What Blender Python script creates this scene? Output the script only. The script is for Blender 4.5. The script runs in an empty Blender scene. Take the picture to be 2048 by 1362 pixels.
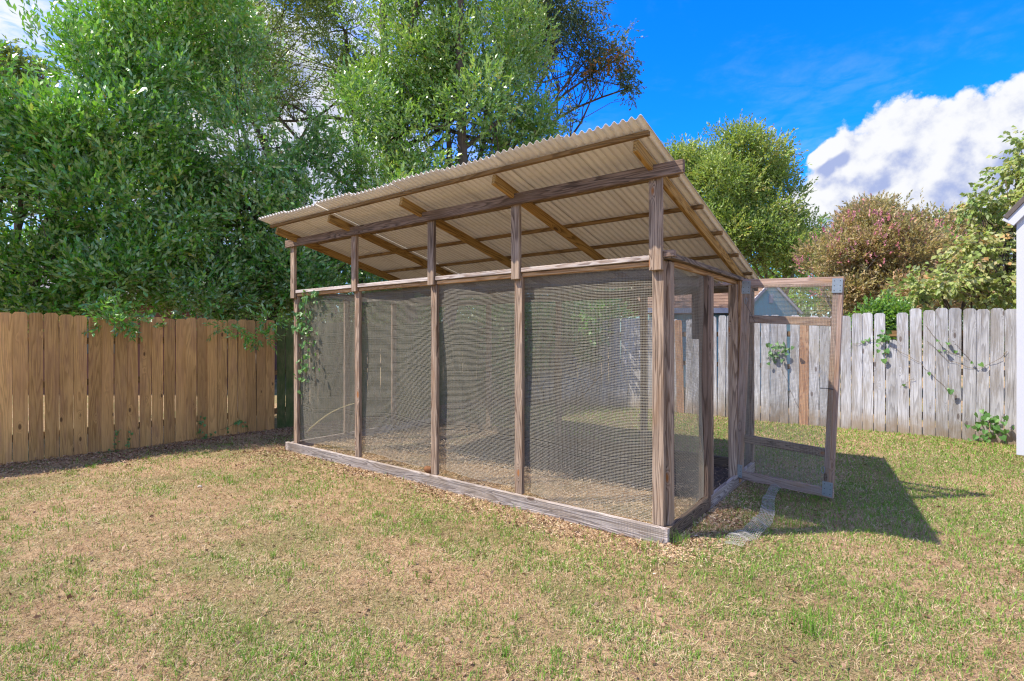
import bpy, bmesh, math, random
import numpy as np
from mathutils import Vector, Matrix
random.seed(7)
R = math.radians
sc = bpy.context.scene
C = sc.collection

# ------------------------------------------------------------------ camera, sky, sun, exposure
CAM_H = 1.56
cam = bpy.data.cameras.new('camera'); co = bpy.data.objects.new('camera', cam); C.objects.link(co)
co.location = (0, 0, CAM_H); co.rotation_euler = (R(90), 0, 0)
cam.sensor_width = 36; cam.lens = 18.46; cam.shift_y = -0.0037
cam.clip_start = 0.05; cam.clip_end = 2000
sc.camera = co
SUN_TO = Vector((-0.76, -0.11, 1.0)).normalized()
SUN_EL = math.asin(SUN_TO.z); SUN_AZ = math.atan2(SUN_TO.x, SUN_TO.y)
sl = bpy.data.lights.new('sun', 'SUN'); so = bpy.data.objects.new('sun', sl); C.objects.link(so)
sl.energy = 4.6; sl.angle = R(0.53); sl.color = (1.0, 0.93, 0.82)
so.rotation_euler = SUN_TO.to_track_quat('Z', 'Y').to_euler(); so.location = (-8, -2, 12)
sc.view_settings.view_transform = 'Standard'; sc.view_settings.look = 'None'
sc.view_settings.gamma = 1; sc.view_settings.use_curve_mapping = False
sc.view_settings.exposure = 0.72
sc.cycles.max_bounces = 5; sc.cycles.diffuse_bounces = 3; sc.cycles.transmission_bounces = 3; sc.cycles.glossy_bounces = 2
sc.cycles.use_denoising = True; sc.cycles.denoising_prefilter = 'NONE'; sc.cycles.filter_width = 1.25


class NT:
    """small helper round a node tree"""
    def __init__(s, tree): s.t = tree; s.n = tree.nodes; s.l = tree.links
    def add(s, typ, ins=None, **kw):
        nd = s.n.new(typ)
        for k, v in kw.items(): setattr(nd, k, v)
        for k, v in (ins or {}).items():
            sk = nd.inputs[k]
            if isinstance(v, bpy.types.NodeSocket): s.l.new(v, sk)
            else:
                if isinstance(v, (tuple, list)) and len(v) == 3 and sk.type == 'RGBA': v = (*v, 1)
                sk.default_value = v
        return nd
    def m(s, op, a, b=None, c=None, clamp=False):
        ins = {0: a}
        if b is not None: ins[1] = b
        if c is not None: ins[2] = c
        return s.add('ShaderNodeMath', ins, operation=op, use_clamp=clamp).outputs[0]
    def vm(s, op, a, b=None, sc_=None):
        ins = {0: a}
        if b is not None: ins[1] = b
        if sc_ is not None: ins['Scale'] = sc_
        nd = s.add('ShaderNodeVectorMath', ins, operation=op)
        return nd.outputs['Value'] if op in ('DISTANCE', 'LENGTH', 'DOT_PRODUCT') else nd.outputs[0]
    def noise(s, vec, scale=1.0, detail=3, rough=.55, dist=0.0):
        return s.add('ShaderNodeTexNoise', {'Vector': vec, 'Scale': scale, 'Detail': detail, 'Roughness': rough, 'Distortion': dist}).outputs['Fac']
    def mr(s, v, a, b, c=0.0, d=1.0, smooth=True):
        nd = s.add('ShaderNodeMapRange', {'Value': v, 'From Min': a, 'From Max': b, 'To Min': c, 'To Max': d})
        if smooth: nd.interpolation_type = 'SMOOTHSTEP'
        return nd.outputs[0]
    def mix(s, f, a, b, mode='MIX'):
        nd = s.add('ShaderNodeMix', data_type='RGBA', blend_type=mode)
        for k, v in ((0, f), (6, a), (7, b)):
            sk = nd.inputs[k]
            if isinstance(v, bpy.types.NodeSocket): s.l.new(v, sk)
            else: sk.default_value = (*v, 1) if isinstance(v, (tuple, list)) and len(v) == 3 else v
        return nd.outputs[2]


world = bpy.data.worlds.new('World'); sc.world = world; world.use_nodes = True
world.cycles.sampling_method = 'MANUAL'; world.cycles.sample_map_resolution = 256
w = NT(world.node_tree); w.n.clear()
sky = w.add('ShaderNodeTexSky', sky_type='NISHITA', sun_disc=False, sun_elevation=SUN_EL, sun_rotation=SUN_AZ,
            altitude=100, air_density=1.0, dust_density=0.4, ozone_density=2.5)
d = w.vm('NORMALIZE', w.add('ShaderNodeTexCoord').outputs['Generated'])
SKYSAT = w.add('ShaderNodeHueSaturation', {'Hue': 0.488, 'Saturation': 1.42, 'Value': 1.35, 'Color': sky.outputs[0]}).outputs[0]
SKYSAT = w.mix(1.0, SKYSAT, w.mix(w.mr(w.add('ShaderNodeSeparateXYZ', {0: d}).outputs[2], 0.0, 0.34), (0.52, 0.62, 0.80), (0.13, 0.64, 1.45)), 'MULTIPLY')


def px_dir(px, py):
    v = Vector(((px - 1024) / 1050, 1.0, (673.4 - py) / 1050)); return v.normalized()


# cumulus bank: blobs by direction, broken up by billowing noise
def cumulus(vec):
    f = None
    for (px, py, r) in [(1785, 288, 84), (1735, 335, 85), (1870, 345, 135), (1990, 300, 95), (2100, 280, 110), (2260, 280, 150), (1650, 425, 72), (1668, 302, 26), (1640, 320, 20),
                        (1575, 450, 55), (1760, 440, 140), (1950, 440, 190), (2150, 420, 220), (2400, 330, 260), (470, 150, 150), (640, 330, 200), (400, 330, 150)]:
        c = px_dir(px, py); rr = r / 1050 * c.y
        g = w.m('SUBTRACT', 1.0, w.m('DIVIDE', w.vm('DISTANCE', vec, tuple(c)), rr))
        f = g if f is None else w.m('SMOOTH_MAX', f, g, 0.25)
    vv = w.vm('ADD', vec, w.vm('SCALE', w.add('ShaderNodeTexNoise', {'Vector': vec, 'Scale': 9.0, 'Detail': 3}).outputs['Color'], sc_=0.05))
    bil = w.add('ShaderNodeTexVoronoi', {'Vector': vv, 'Scale': 15.0, 'Detail': 2.0, 'Roughness': 0.5}, feature='F1', normalize=True).outputs['Distance']
    n = w.noise(vec, 7.0, 7, .6)
    bi2 = w.add('ShaderNodeTexVoronoi', {'Vector': vv, 'Scale': 44.0, 'Detail': 1.0, 'Roughness': 0.5}, feature='F1', normalize=True).outputs['Distance']
    f = w.m('ADD', f, w.m('MULTIPLY', w.m('SUBTRACT', 0.42, bil), 1.0))
    f = w.m('ADD', f, w.m('MULTIPLY', w.m('SUBTRACT', 0.42, bi2), .35))
    f = w.m('ADD', f, w.m('MULTIPLY', w.m('SUBTRACT', w.noise(vec, 34.0, 4, .65), .5), .55))
    return w.m('ADD', f, w.m('MULTIPLY', w.m('SUBTRACT', n, .5), .9))


sunoff = tuple(Vector((-0.012, 0.0, 0.014)))
c0 = cumulus(d); c1 = cumulus(w.vm('ADD', d, sunoff))
cmask = w.mr(c0, 0.06, 0.24)
relief = w.m('SUBTRACT', w.m('MINIMUM', c0, 1.4), w.m('MINIMUM', c1, 1.4))
lit = w.mr(w.m('ADD', relief, w.m('MULTIPLY', w.m('SUBTRACT', w.noise(d, 4.0, 5), .5), .55)), -0.30, 0.30)
ccol = w.mix(lit, (0.42, 0.50, 0.80), (0.96, 0.97, 1.0))
# thin broken high cloud on the left; unseen rear cover added to whiten fill light
sp = w.add('ShaderNodeSeparateXYZ', {0: d})
hz = w.vm('MULTIPLY', w.vm('DIVIDE', d, w.add('ShaderNodeCombineXYZ', {0: w.m('MAXIMUM', sp.outputs[2], .08), 1: w.m('MAXIMUM', sp.outputs[2], .08), 2: 1.0}).outputs[0]), (1, 1, 0))
n1 = w.noise(hz, 1.1, 8, .62, .4); n2 = w.noise(hz, 7.0, 6, .6, .5)
side = w.m('MAXIMUM', w.mr(sp.outputs[0], 0.12, -0.28), w.mr(sp.outputs[1], 0.35, -0.25))
cir = w.m('MULTIPLY', w.mr(w.m('ADD', n1, w.m('MULTIPLY', side, .17)), .46, .70), w.mr(n2, .28, .62))
cir = w.m('MULTIPLY', cir, w.m('ADD', .12, w.m('MULTIPLY', side, .88)))
cir = w.m('MULTIPLY', cir, w.mr(sp.outputs[2], 0.07, 0.14))
col = w.mix(cir, SKYSAT, (4.1, 4.3, 4.8))
bank = w.add('ShaderNodeVectorMath', {0: ccol, 'Scale': 4.4}, operation='SCALE').outputs[0]
col = w.mix(cmask, col, bank)
bg = w.add('ShaderNodeBackground', {'Color': col, 'Strength': 0.14})
w.l.new(bg.outputs[0], w.add('ShaderNodeOutputWorld').inputs[0])

# ------------------------------------------------------------------ materials
def new_mat(name):
    m = bpy.data.materials.new(name); m.use_nodes = True
    t = NT(m.node_tree); t.n.clear()
    return m, t


def finish(t, shader): t.l.new(shader, t.add('ShaderNodeOutputMaterial').inputs[0])


def wood(name, dark, light, rings=9.0, contrast=.7, patch=None, patch_amt=.5, knot=(.09, .04, .02), rough=.85, bump=.5, fibre=.35, objvar=.35,
         moss=None, wet=None, ambervar=None, knots=2.2, crack=.5):
    m, t = new_mat(name)
    oi = t.add('ShaderNodeObjectInfo').outputs['Random']
    tc = t.add('ShaderNodeTexCoord').outputs['Object']
    off = t.add('ShaderNodeCombineXYZ', {0: t.m('MULTIPLY', oi, 91.0), 1: t.m('MULTIPLY', oi, 37.3), 2: t.m('MULTIPLY', oi, 53.1)}).outputs[0]
    p = t.vm('ADD', tc, off)
    a = t.noise(t.vm('MULTIPLY', p, (.75, 11, 11)), 1, 1.5, .4)
    vor = t.add('ShaderNodeTexVoronoi', {'Vector': t.vm('MULTIPLY', p, (knots, 6, 6)), 'Scale': 1.0}, feature='F1').outputs['Distance']
    kf = t.mr(vor, 0.0, .30, 1, 0)
    field = t.m('ADD', t.m('MULTIPLY', a, rings * 2.3), t.m('MULTIPLY', t.m('POWER', kf, 2.0), 4.0))
    field = t.m('ADD', field, t.m('MULTIPLY', t.noise(t.vm('MULTIPLY', p, (4, 60, 60)), 1, 2, .5), .5))
    ring = t.m('FRACT', field)
    ring = t.m('MULTIPLY', t.mr(ring, .0, .12), t.mr(ring, 1.0, .35))
    fb = t.noise(t.vm('MULTIPLY', p, (5, 190, 190)), 1, 3, .6)
    big = t.noise(t.vm('MULTIPLY', p, (1.3, 4, 4)), 1, 4, .6)
    f = t.m('ADD', t.m('MULTIPLY', t.m('SUBTRACT', ring, .5), contrast), t.m('MULTIPLY', t.m('SUBTRACT', fb, .5), fibre * 3))
    f = t.m('ADD', f, t.m('ADD', .5, t.m('MULTIPLY', t.m('SUBTRACT', big, .5), .9)), clamp=True)
    col = t.mix(f, dark, light)
    if patch:
        pm = t.mr(t.noise(t.vm('MULTIPLY', p, (1.6, 9, 9)), 1, 5, .65), .46, .64, 0, patch_amt)
        col = t.mix(pm, col, patch)
    if ambervar:
        col = t.mix(t.mr(t.m('FRACT', t.m('MULTIPLY', oi, 7.3)), .35, .9, 0, .45), col, ambervar)
    if moss:
        col = t.mix(t.mr(t.noise(p, 5, 5, .6), .3, .7, .25, .85), col, moss)
    if wet:     # stained foot of a board: local X runs up the board
        sx = t.add('ShaderNodeSeparateXYZ', {0: tc}).outputs[0]
        col = t.mix(t.m('MULTIPLY', t.mr(t.m('ADD', sx, t.m('MULTIPLY', t.noise(p, 6, 3), .5)), .7, .2), .8), col, wet)
    crk = t.mr(t.noise(t.vm('MULTIPLY', p, (1.6, 95, 95)), 1, 2, .5), .64, .70, 0, crack)
    col = t.mix(crk, col, tuple(c * .22 for c in dark))
    km = t.mr(vor, .07, .115, .85, 0)
    col = t.mix(km, col, knot)
    v = t.m('ADD', 1 - objvar / 2, t.m('MULTIPLY', t.m('FRACT', t.m('MULTIPLY', oi, 13.7)), objvar))
    col = t.vm('SCALE', col, sc_=v)
    h = t.m('SUBTRACT', t.m('ADD', t.m('MULTIPLY', ring, .5), fb), crk)
    b = t.add('ShaderNodeBump', {'Height': h, 'Strength': bump, 'Distance': .003}).outputs[0]
    pb = t.add('ShaderNodeBsdfPrincipled', {'Base Color': col, 'Roughness': rough, 'Normal': b, 'Specular IOR Level': .2})
    finish(t, pb.outputs[0]); return m


def leafmat(name, c1, c2, c3, rough=.35, trans=.3, spec=.5, tcol=None, c4=None, back=None, coat=0.0):
    m, t = new_mat(name)
    at = t.add('ShaderNodeAttribute', attribute_name='tint').outputs['Fac']
    cr = t.add('ShaderNodeValToRGB', {0: at})
    e = cr.color_ramp.elements
    e[0].position = 0; e[0].color = (*c1, 1); e[1].position = .55; e[1].color = (*c2, 1)
    x = e.new(.93); x.color = (*c3, 1)
    if c4: x = e.new(.985); x.color = (*c4, 1)
    base = cr.outputs[0]
    if back:
        base = t.mix(t.m('MULTIPLY', t.add('ShaderNodeNewGeometry').outputs['Backfacing'], back[3]), base, back[:3])
    pb = t.add('ShaderNodeBsdfPrincipled', {'Base Color': base, 'Roughness': rough, 'Specular IOR Level': spec, 'Coat Weight': coat, 'Coat Roughness': .38, 'Coat IOR': 1.6})
    tcx = t.mix(.5, cr.outputs[0], tcol or (.28, .42, .02))
    tl = t.add('ShaderNodeBsdfTranslucent', {'Color': tcx})
    mx = t.add('ShaderNodeMixShader', {0: trans, 1: pb.outputs[0], 2: tl.outputs[0]})
    finish(t, mx.outputs[0]); return m


def plain(name, col, rough=.7, metal=0.0, var=.25, scale=20, spec=.4, bump=0.0):
    m, t = new_mat(name)
    tc = t.add('ShaderNodeTexCoord').outputs['Object']
    n = t.noise(tc, scale, 5, .6)
    c = t.vm('SCALE', col, sc_=t.m('ADD', 1 - var / 2, t.m('MULTIPLY', n, var)))
    ins = {'Base Color': c, 'Roughness': rough, 'Metallic': metal, 'Specular IOR Level': spec}
    if bump: ins['Normal'] = t.add('ShaderNodeBump', {'Height': n, 'Strength': bump, 'Distance': .01}).outputs[0]
    finish(t, t.add('ShaderNodeBsdfPrincipled', ins).outputs[0]); return m


M = {}
M['post'] = wood('weathered_post_wood', (.08, .048, .032), (.47, .345, .25), rings=6, contrast=.55, fibre=.45, patch=(.27, .15, .075), patch_amt=.45, knot=(.36, .13, .03), bump=.8)
M['beam'] = wood('weathered_beam_wood', (.055, .036, .026), (.30, .205, .15), rings=7, contrast=.6, fibre=.45, patch=(.12, .07, .04), patch_amt=.6, knot=(.06, .03, .015), bump=.8)
M['rafter'] = wood('amber_rafter_wood', (.17, .085, .022), (.46, .27, .085), rings=6, contrast=.7, knot=(.08, .035, .012), objvar=.3)
M['purlin'] = wood('brown_purlin_wood', (.11, .06, .024), (.30, .18, .075), rings=6, contrast=.6, knot=(.05, .025, .01), objvar=.2)
M['rail'] = wood('silvered_rail_wood', (.22, .17, .15), (.62, .55, .50), rings=6, contrast=.7, patch=(.35, .2, .1), patch_amt=.4, knot=(.25, .1, .03), bump=.6)
M['amber_rail'] = wood('amber_rail_wood', (.25, .12, .05), (.58, .36, .18), rings=6, contrast=.6, bump=.5)
M['base'] = wood('grey_base_wood', (.17, .135, .12), (.50, .43, .385), rings=7, contrast=.8, patch=(.30, .22, .15), patch_amt=.5, bump=.9)
M['dark_rail'] = wood('dark_lichen_wood', (.05, .035, .025), (.22, .16, .11), rings=7, contrast=.8)
M['gate'] = wood('pinkish_gate_wood', (.18, .11, .085), (.50, .365, .30), rings=7, contrast=.5, fibre=.4, patch=(.42, .24, .11), patch_amt=.5, bump=.7)
M['plank'] = wood('new_pine_fence_wood', (.27, .135, .04), (.78, .45, .165), rings=4.5, contrast=.32, patch=(.34, .17, .10), patch_amt=.35, knot=(.10, .05, .022),
                  objvar=.5, fibre=.22, bump=.4, ambervar=(.50, .275, .10), knots=2.6, crack=.3)
M['green_plank'] = wood('mossy_fence_wood', (.10, .09, .03), (.26, .23, .10), rings=6.5, contrast=.5, moss=(.055, .10, .025), objvar=.3)
M['grey_plank'] = wood('silver_fence_wood', (.19, .18, .18), (.60, .595, .61), rings=5, contrast=.35, patch=(.25, .22, .19), patch_amt=.65, knot=(.13, .10, .09),
                       objvar=.35, wet=(.24, .17, .10), bump=.6, fibre=.4)
M['red_plank'] = wood('reddish_fence_wood', (.20, .10, .06), (.46, .28, .17), rings=6, contrast=.6, knot=(.1, .05, .03))
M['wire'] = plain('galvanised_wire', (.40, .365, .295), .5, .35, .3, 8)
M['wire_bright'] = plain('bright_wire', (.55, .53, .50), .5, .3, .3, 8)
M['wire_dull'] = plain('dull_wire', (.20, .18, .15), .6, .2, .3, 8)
M['plate'] = plain('galvanised_plate', (.30, .335, .36), .4, .6, .35, 25)
M['hole'] = plain('dark_nail_hole', (.05, .05, .05), .7)
M['bark'] = plain('tree_bark', (.12, .09, .07), .9, 0, .9, 14, .2, .8)
M['thinbark'] = plain('pale_bark', (.24, .20, .16), .9, 0, .6, 20, .2, .6)
M['stem'] = plain('vine_stem', (.16, .10, .05), .8, 0, .4, 30)

m, t = new_mat('beige_corrugated_plastic')
tc = t.add('ShaderNodeTexCoord').outputs['Object']
n = t.noise(tc, 3, 6, .65); n2 = t.noise(t.vm('MULTIPLY', tc, (1, 12, 12)), 2, 4, .6)
c = t.mix(t.mr(n, .3, .75, 0, .45), (.88, .84, .80), (.77, .71, .65)); c = t.mix(t.mr(n2, .5, .8, 0, .3), c, (.48, .38, .29))
# grime plus corrugation shading painted into the colour along every trough
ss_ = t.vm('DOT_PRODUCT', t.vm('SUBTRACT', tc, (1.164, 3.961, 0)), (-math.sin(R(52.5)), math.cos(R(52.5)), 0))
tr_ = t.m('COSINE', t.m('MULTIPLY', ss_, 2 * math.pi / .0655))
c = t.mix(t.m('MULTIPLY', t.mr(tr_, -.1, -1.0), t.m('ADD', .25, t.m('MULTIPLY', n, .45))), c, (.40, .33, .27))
oi = t.add('ShaderNodeObjectInfo').outputs['Random']
c = t.vm('SCALE', c, sc_=t.m('ADD', .92, t.m('MULTIPLY', oi, .12)))
pb = t.add('ShaderNodeBsdfPrincipled', {'Base Color': c, 'Roughness': .5, 'Specular IOR Level': .3})
tl = t.add('ShaderNodeBsdfTranslucent', {'Color': (.75, .66, .55, 1)})
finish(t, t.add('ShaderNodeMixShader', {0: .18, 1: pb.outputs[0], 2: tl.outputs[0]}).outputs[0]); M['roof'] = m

# ground: thin dry lawn over sandy soil
m, t = new_mat('dry_lawn_soil')
p = t.add('ShaderNodeTexCoord').outputs['Object']
a = t.noise(p, .9, 5, .6); b = t.noise(p, 9, 6, .7); f = t.noise(p, 70, 4, .7); fine = t.noise(p, 260, 2, .6)
c = t.mix(t.mr(b, .35, .65), (.34, .21, .115), (.47, .32, .18))
c = t.mix(t.mr(t.m('ADD', a, t.m('MULTIPLY', f, .35)), .60, .78, 0, .75), c, (.15, .17, .05))
c = t.mix(t.mr(f, .5, .68, 0, .75), c, (.22, .13, .07))
c = t.mix(t.mr(fine, .55, .7, 0, .6), c, (.68, .55, .38))
bp = t.add('ShaderNodeBump', {'Height': t.m('ADD', f, t.m('MULTIPLY', b, 2)), 'Strength': .8, 'Distance': .02}).outputs[0]
finish(t, t.add('ShaderNodeBsdfPrincipled', {'Base Color': c, 'Roughness': .95, 'Specular IOR Level': .1, 'Normal': bp}).outputs[0]); M['ground'] = m
M['grass'] = leafmat('grass_blades', (.08, .19, .02), (.18, .36, .04), (.42, .52, .11), .6, .3, .25, (.5, .55, .1))
M['straw'] = leafmat('dry_grass', (.19, .11, .055), (.49, .34, .185), (.70, .57, .36), .7, .25, .2, (.75, .6, .35))
M['chips'] = leafmat('straw_chips', (.38, .22, .11), (.76, .54, .31), (.92, .78, .56), .8, .1, .15, (.6, .45, .25))
M['litter'] = leafmat('dead_leaves', (.12, .055, .03), (.28, .16, .09), (.44, .29, .18), .7, .15, .3, (.45, .22, .06))
M['leaf_a'] = leafmat('glossy_evergreen_leaves', (.04, .16, .010), (.125, .40, .016), (.36, .64, .045), .4, .28, 1.0, (.30, .65, .03), (.5, .28, .05), (.55, .62, .38, .45), .6)
M['leaf_b'] = leafmat('dark_evergreen_leaves', (.035, .15, .012), (.11, .35, .025), (.30, .56, .055), .4, .26, 1.0, (.25, .55, .03), (.4, .16, .04), (.55, .60, .42, .45), .6)
M['leaf_c'] = leafmat('olive_leaves', (.08, .15, .03), (.20, .32, .06), (.42, .46, .10), .45, .35, .5, (.5, .6, .06), (.55, .25, .04), (.42, .44, .32, .5))
M['leaf_d'] = leafmat('oak_leaves', (.03, .07, .03), (.08, .16, .06), (.18, .24, .08), .45, .3, .5, (.25, .35, .05), (.5, .18, .03), (.3, .32, .26, .4))
M['leaf_o'] = leafmat('orange_leaves', (.30, .12, .02), (.48, .22, .04), (.6, .38, .08), .5, .4, .4, (.7, .3, .03))
M['leaf_e'] = leafmat('mid_green_leaves', (.06, .18, .015), (.17, .40, .03), (.42, .60, .08), .38, .32, .8, (.4, .6, .04), (.55, .3, .05), (.55, .62, .38, .45), .6)
M['leaf_f'] = leafmat('yellow_green_leaves', (.09, .19, .03), (.24, .38, .06), (.50, .56, .14), .45, .35, .5, (.5, .6, .06), (.55, .3, .05), (.45, .46, .3, .4))
M['leaf_m'] = leafmat('myrtle_leaves', (.17, .23, .06), (.46, .36, .15), (.66, .38, .24), .5, .38, .4, (.6, .5, .12), (.62, .16, .20), (.5, .46, .34, .4))
M['leaf_p'] = leafmat('pink_flowers', (.50, .14, .18), (.66, .24, .30), (.78, .42, .42), .6, .3, .3, (.8, .35, .4))
M['leaf_g'] = leafmat('dogwood_leaves', (.12, .25, .05), (.32, .42, .10), (.58, .52, .22), .5, .38, .4, (.6, .65, .08), (.6, .18, .05), (.5, .48, .36, .4))
M['leaf_v'] = leafmat('vine_leaves', (.06, .16, .04), (.14, .30, .08), (.28, .42, .12), .45, .3, .5, (.3, .5, .06))

# ------------------------------------------------------------------ object helpers
def tag(o, label=None, cat=None, group=None, kind=None):
    if label: o['label'] = label
    if cat: o['category'] = cat
    if group: o['group'] = group
    if kind: o['kind'] = kind
    return o


def empty(name, loc=(0, 0, 0)):
    o = bpy.data.objects.new(name, None); o.location = loc; o.empty_display_size = .2; C.objects.link(o); return o


def link(name, me, mat, parent=None, mw=None):
    o = bpy.data.objects.new(name, me)
    if mat and not me.materials: me.materials.append(mat)
    C.objects.link(o)
    if parent is not None: o.parent = parent; o.matrix_parent_inverse = world_of(parent).inverted()
    if mw is not None: o.matrix_basis = mw
    return o


def world_of(o):
    mtx = Matrix.LocRotScale(o.location, o.rotation_euler, o.scale)
    return mtx if o.parent is None else world_of(o.parent) @ o.matrix_parent_inverse @ mtx


def from_np(name, V, F, tint=None, mat=None, smooth=False):
    V = np.ascontiguousarray(V, dtype=np.float32); F = np.ascontiguousarray(F, dtype=np.int32)
    me = bpy.data.meshes.new(name); nf, k = F.shape
    me.vertices.add(len(V)); me.vertices.foreach_set('co', V.ravel())
    me.loops.add(nf * k); me.loops.foreach_set('vertex_index', F.ravel())
    me.polygons.add(nf); me.polygons.foreach_set('loop_start', np.arange(nf, dtype=np.int32) * k)
    me.update(calc_edges=True)
    if tint is not None:
        at = me.attributes.new('tint', 'FLOAT', 'FACE'); at.data.foreach_set('value', np.ascontiguousarray(tint, dtype=np.float32))
    if smooth: me.polygons.foreach_set('use_smooth', np.ones(nf, bool))
    if mat: me.materials.append(mat)
    return me


BOARD = {}
def beam(name, p0, p1, wd, th, mat, parent=None, normal=None, bev=.004):
    """a sawn board from p0 to p1 (centre line); wd across, th along the normal; local X runs along the grain"""
    p0, p1 = Vector(p0), Vector(p1); x = p1 - p0; L = x.length; x.normalize()
    z = Vector(normal) if normal else Vector((0, 0, 1)); z = (z - x * z.dot(x)).normalized(); y = z.cross(x)
    bm = bmesh.new()
    bmesh.ops.create_cube(bm, size=1)
    nseg = 1
    for v in bm.verts: v.co = Vector(((v.co.x + .5) * L, v.co.y * wd, v.co.z * th))
    bmesh.ops.bevel(bm, geom=bm.edges[:], offset=bev, segments=1, affect='EDGES')
    me = bpy.data.meshes.new(name); bm.to_mesh(me); bm.free()
    mw = Matrix((x, y, z)).transposed().to_4x4(); mw.translation = p0
    return link(name, me, mat, parent, mw)


def tubes(paths, sides=5):
    """paths: list of (points, radii) -> V, F quads"""
    Vs, Fs, n0 = [], [], 0
    for pts, rad in paths:
        pts = np.asarray(pts, float); rad = np.broadcast_to(np.asarray(rad, float), (len(pts),))
        tg = np.gradient(pts, axis=0); tg /= np.linalg.norm(tg, axis=1)[:, None] + 1e-9
        ref = np.array([0, 0, 1.0]) if abs(tg[:, 2]).mean() < .8 else np.array([1.0, 0, 0])
        a = np.cross(tg, ref); a /= np.linalg.norm(a, axis=1)[:, None] + 1e-9; b = np.cross(tg, a)
        ang = np.arange(sides) / sides * 2 * np.pi
        ring = pts[:, None] + rad[:, None, None] * (a[:, None] * np.cos(ang)[None, :, None] + b[:, None] * np.sin(ang)[None, :, None])
        Vs.append(ring.reshape(-1, 3)); n = len(pts)
        i = np.arange(n - 1)[:, None] * sides; j = np.arange(sides)[None]; k = (j + 1) % sides
        Fs.append(np.stack([i + j, i + k, i + sides + k, i + sides + j], -1).reshape(-1, 4) + n0); n0 += n * sides
    return np.concatenate(Vs), np.concatenate(Fs)


def wobble(rng, f, n=6):
    """smooth pseudo-noise on (N,3), about -1..1"""
    K = rng.normal(size=(n, 3)) * f; ph = rng.uniform(0, 6.28, n)
    return lambda P: np.sin(P @ K.T + ph).sum(1) / math.sqrt(n) * 1.2


# coop frame: s along the front (0 at the near corner), v to the back, z up
TH = R(52.5)
U = Vector((-math.sin(TH), math.cos(TH), 0)); Vv = Vector((math.cos(TH), math.sin(TH), 0)); N0 = Vector((1.164, 3.961, 0))
LEN, DEP = 5.30, 2.69
def W(s, v, z): return N0 + U * s + Vv * v + Vector((0, 0, z))
Un, Vn, Nn = np.array(U), np.array(Vv), np.array(N0)
def sv_of(P): Q = P[..., :2] - Nn[:2]; return Q @ Un[:2], Q @ Vn[:2]

gw = wobble(np.random.default_rng(3), 1.3)
def gz(x, y):
    P = np.stack([np.asarray(x, float), np.asarray(y, float), np.zeros_like(np.asarray(x, float))], -1).reshape(-1, 3)
    s, v = sv_of(P)
    t_ = np.clip((v - 2.9) / 2.9, 0, 1); g = .11 * t_ * t_ * (3 - 2 * t_)
    near = np.clip(np.minimum(np.abs(s), np.abs(s - LEN)) + np.abs(v) * 1.0, 0, 1)
    return (g + gw(P) * .008).reshape(np.shape(x))

# ------------------------------------------------------------------ ground
xs = np.concatenate([np.linspace(-150, -12, 12), np.linspace(-11, 11, 90), np.linspace(12, 150, 12)])
ys = np.concatenate([np.linspace(-60, -3, 8), np.linspace(-2, 15, 70), np.linspace(16, 240, 16)])
GX, GY = np.meshgrid(xs, ys, indexing='ij')
Vg = np.stack([GX, GY, gz(GX, GY)], -1).reshape(-1, 3); ny = len(ys)
i, j = np.meshgrid(np.arange(len(xs) - 1), np.arange(ny - 1), indexing='ij'); q = (i * ny + j).ravel()
tag(link('ground', from_np('ground', Vg, np.stack([q, q + ny, q + ny + 1, q + 1], -1), mat=M['ground'], smooth=True), None), kind='structure')

# ------------------------------------------------------------------ fences
LP, LD = Vector((-6.1, 6.51, 0)), Vector((.672, .741, 0)).normalized()
RP, RD = Vector((6.69, 7.2, 0)), Vector((-.778, .628, 0)).normalized()
LC, RC = 8.59, 9.03
def inside(P):
    """inside the yard: this side of both fences"""
    ln = np.array([LD.y, -LD.x]); rn = np.array([-RD.y, RD.x]) * -1
    rn = np.array([-RD.y, -abs(RD.x)])
    a = (P[:, :2] - np.array(LP)[:2]) @ ln; b = (P[:, :2] - np.array(RP)[:2]) @ rn
    return a, b


def plank_mesh(name, L, wd, th, warp, seg=6, ear=.025):
    bm = bmesh.new(); rows = []
    xsn = [0] + [L * k / seg for k in range(1, seg)] + [L - ear, L]
    for k, x in enumerate(xsn):
        hw = wd / 2 if k < len(xsn) - 1 else wd / 2 - ear
        dz = warp[0] * math.sin(x / L * math.pi) + warp[1] * (x / L) ** 2; dy = warp[2] * math.sin(x / L * 2.6)
        rows.append([bm.verts.new((x, sy * hw + dy, dz + sz * th / 2)) for sy, sz in ((-1, -1), (1, -1), (1, 1), (-1, 1))])
    for a, b in zip(rows, rows[1:]):
        for k in range(4): bm.faces.new((a[k], a[(k + 1) % 4], b[(k + 1) % 4], b[k]))
    bm.faces.new(rows[0][::-1]); bm.faces.new(rows[-1])
    me = bpy.data.meshes.new(name); bm.to_mesh(me); bm.free(); return me


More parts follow.
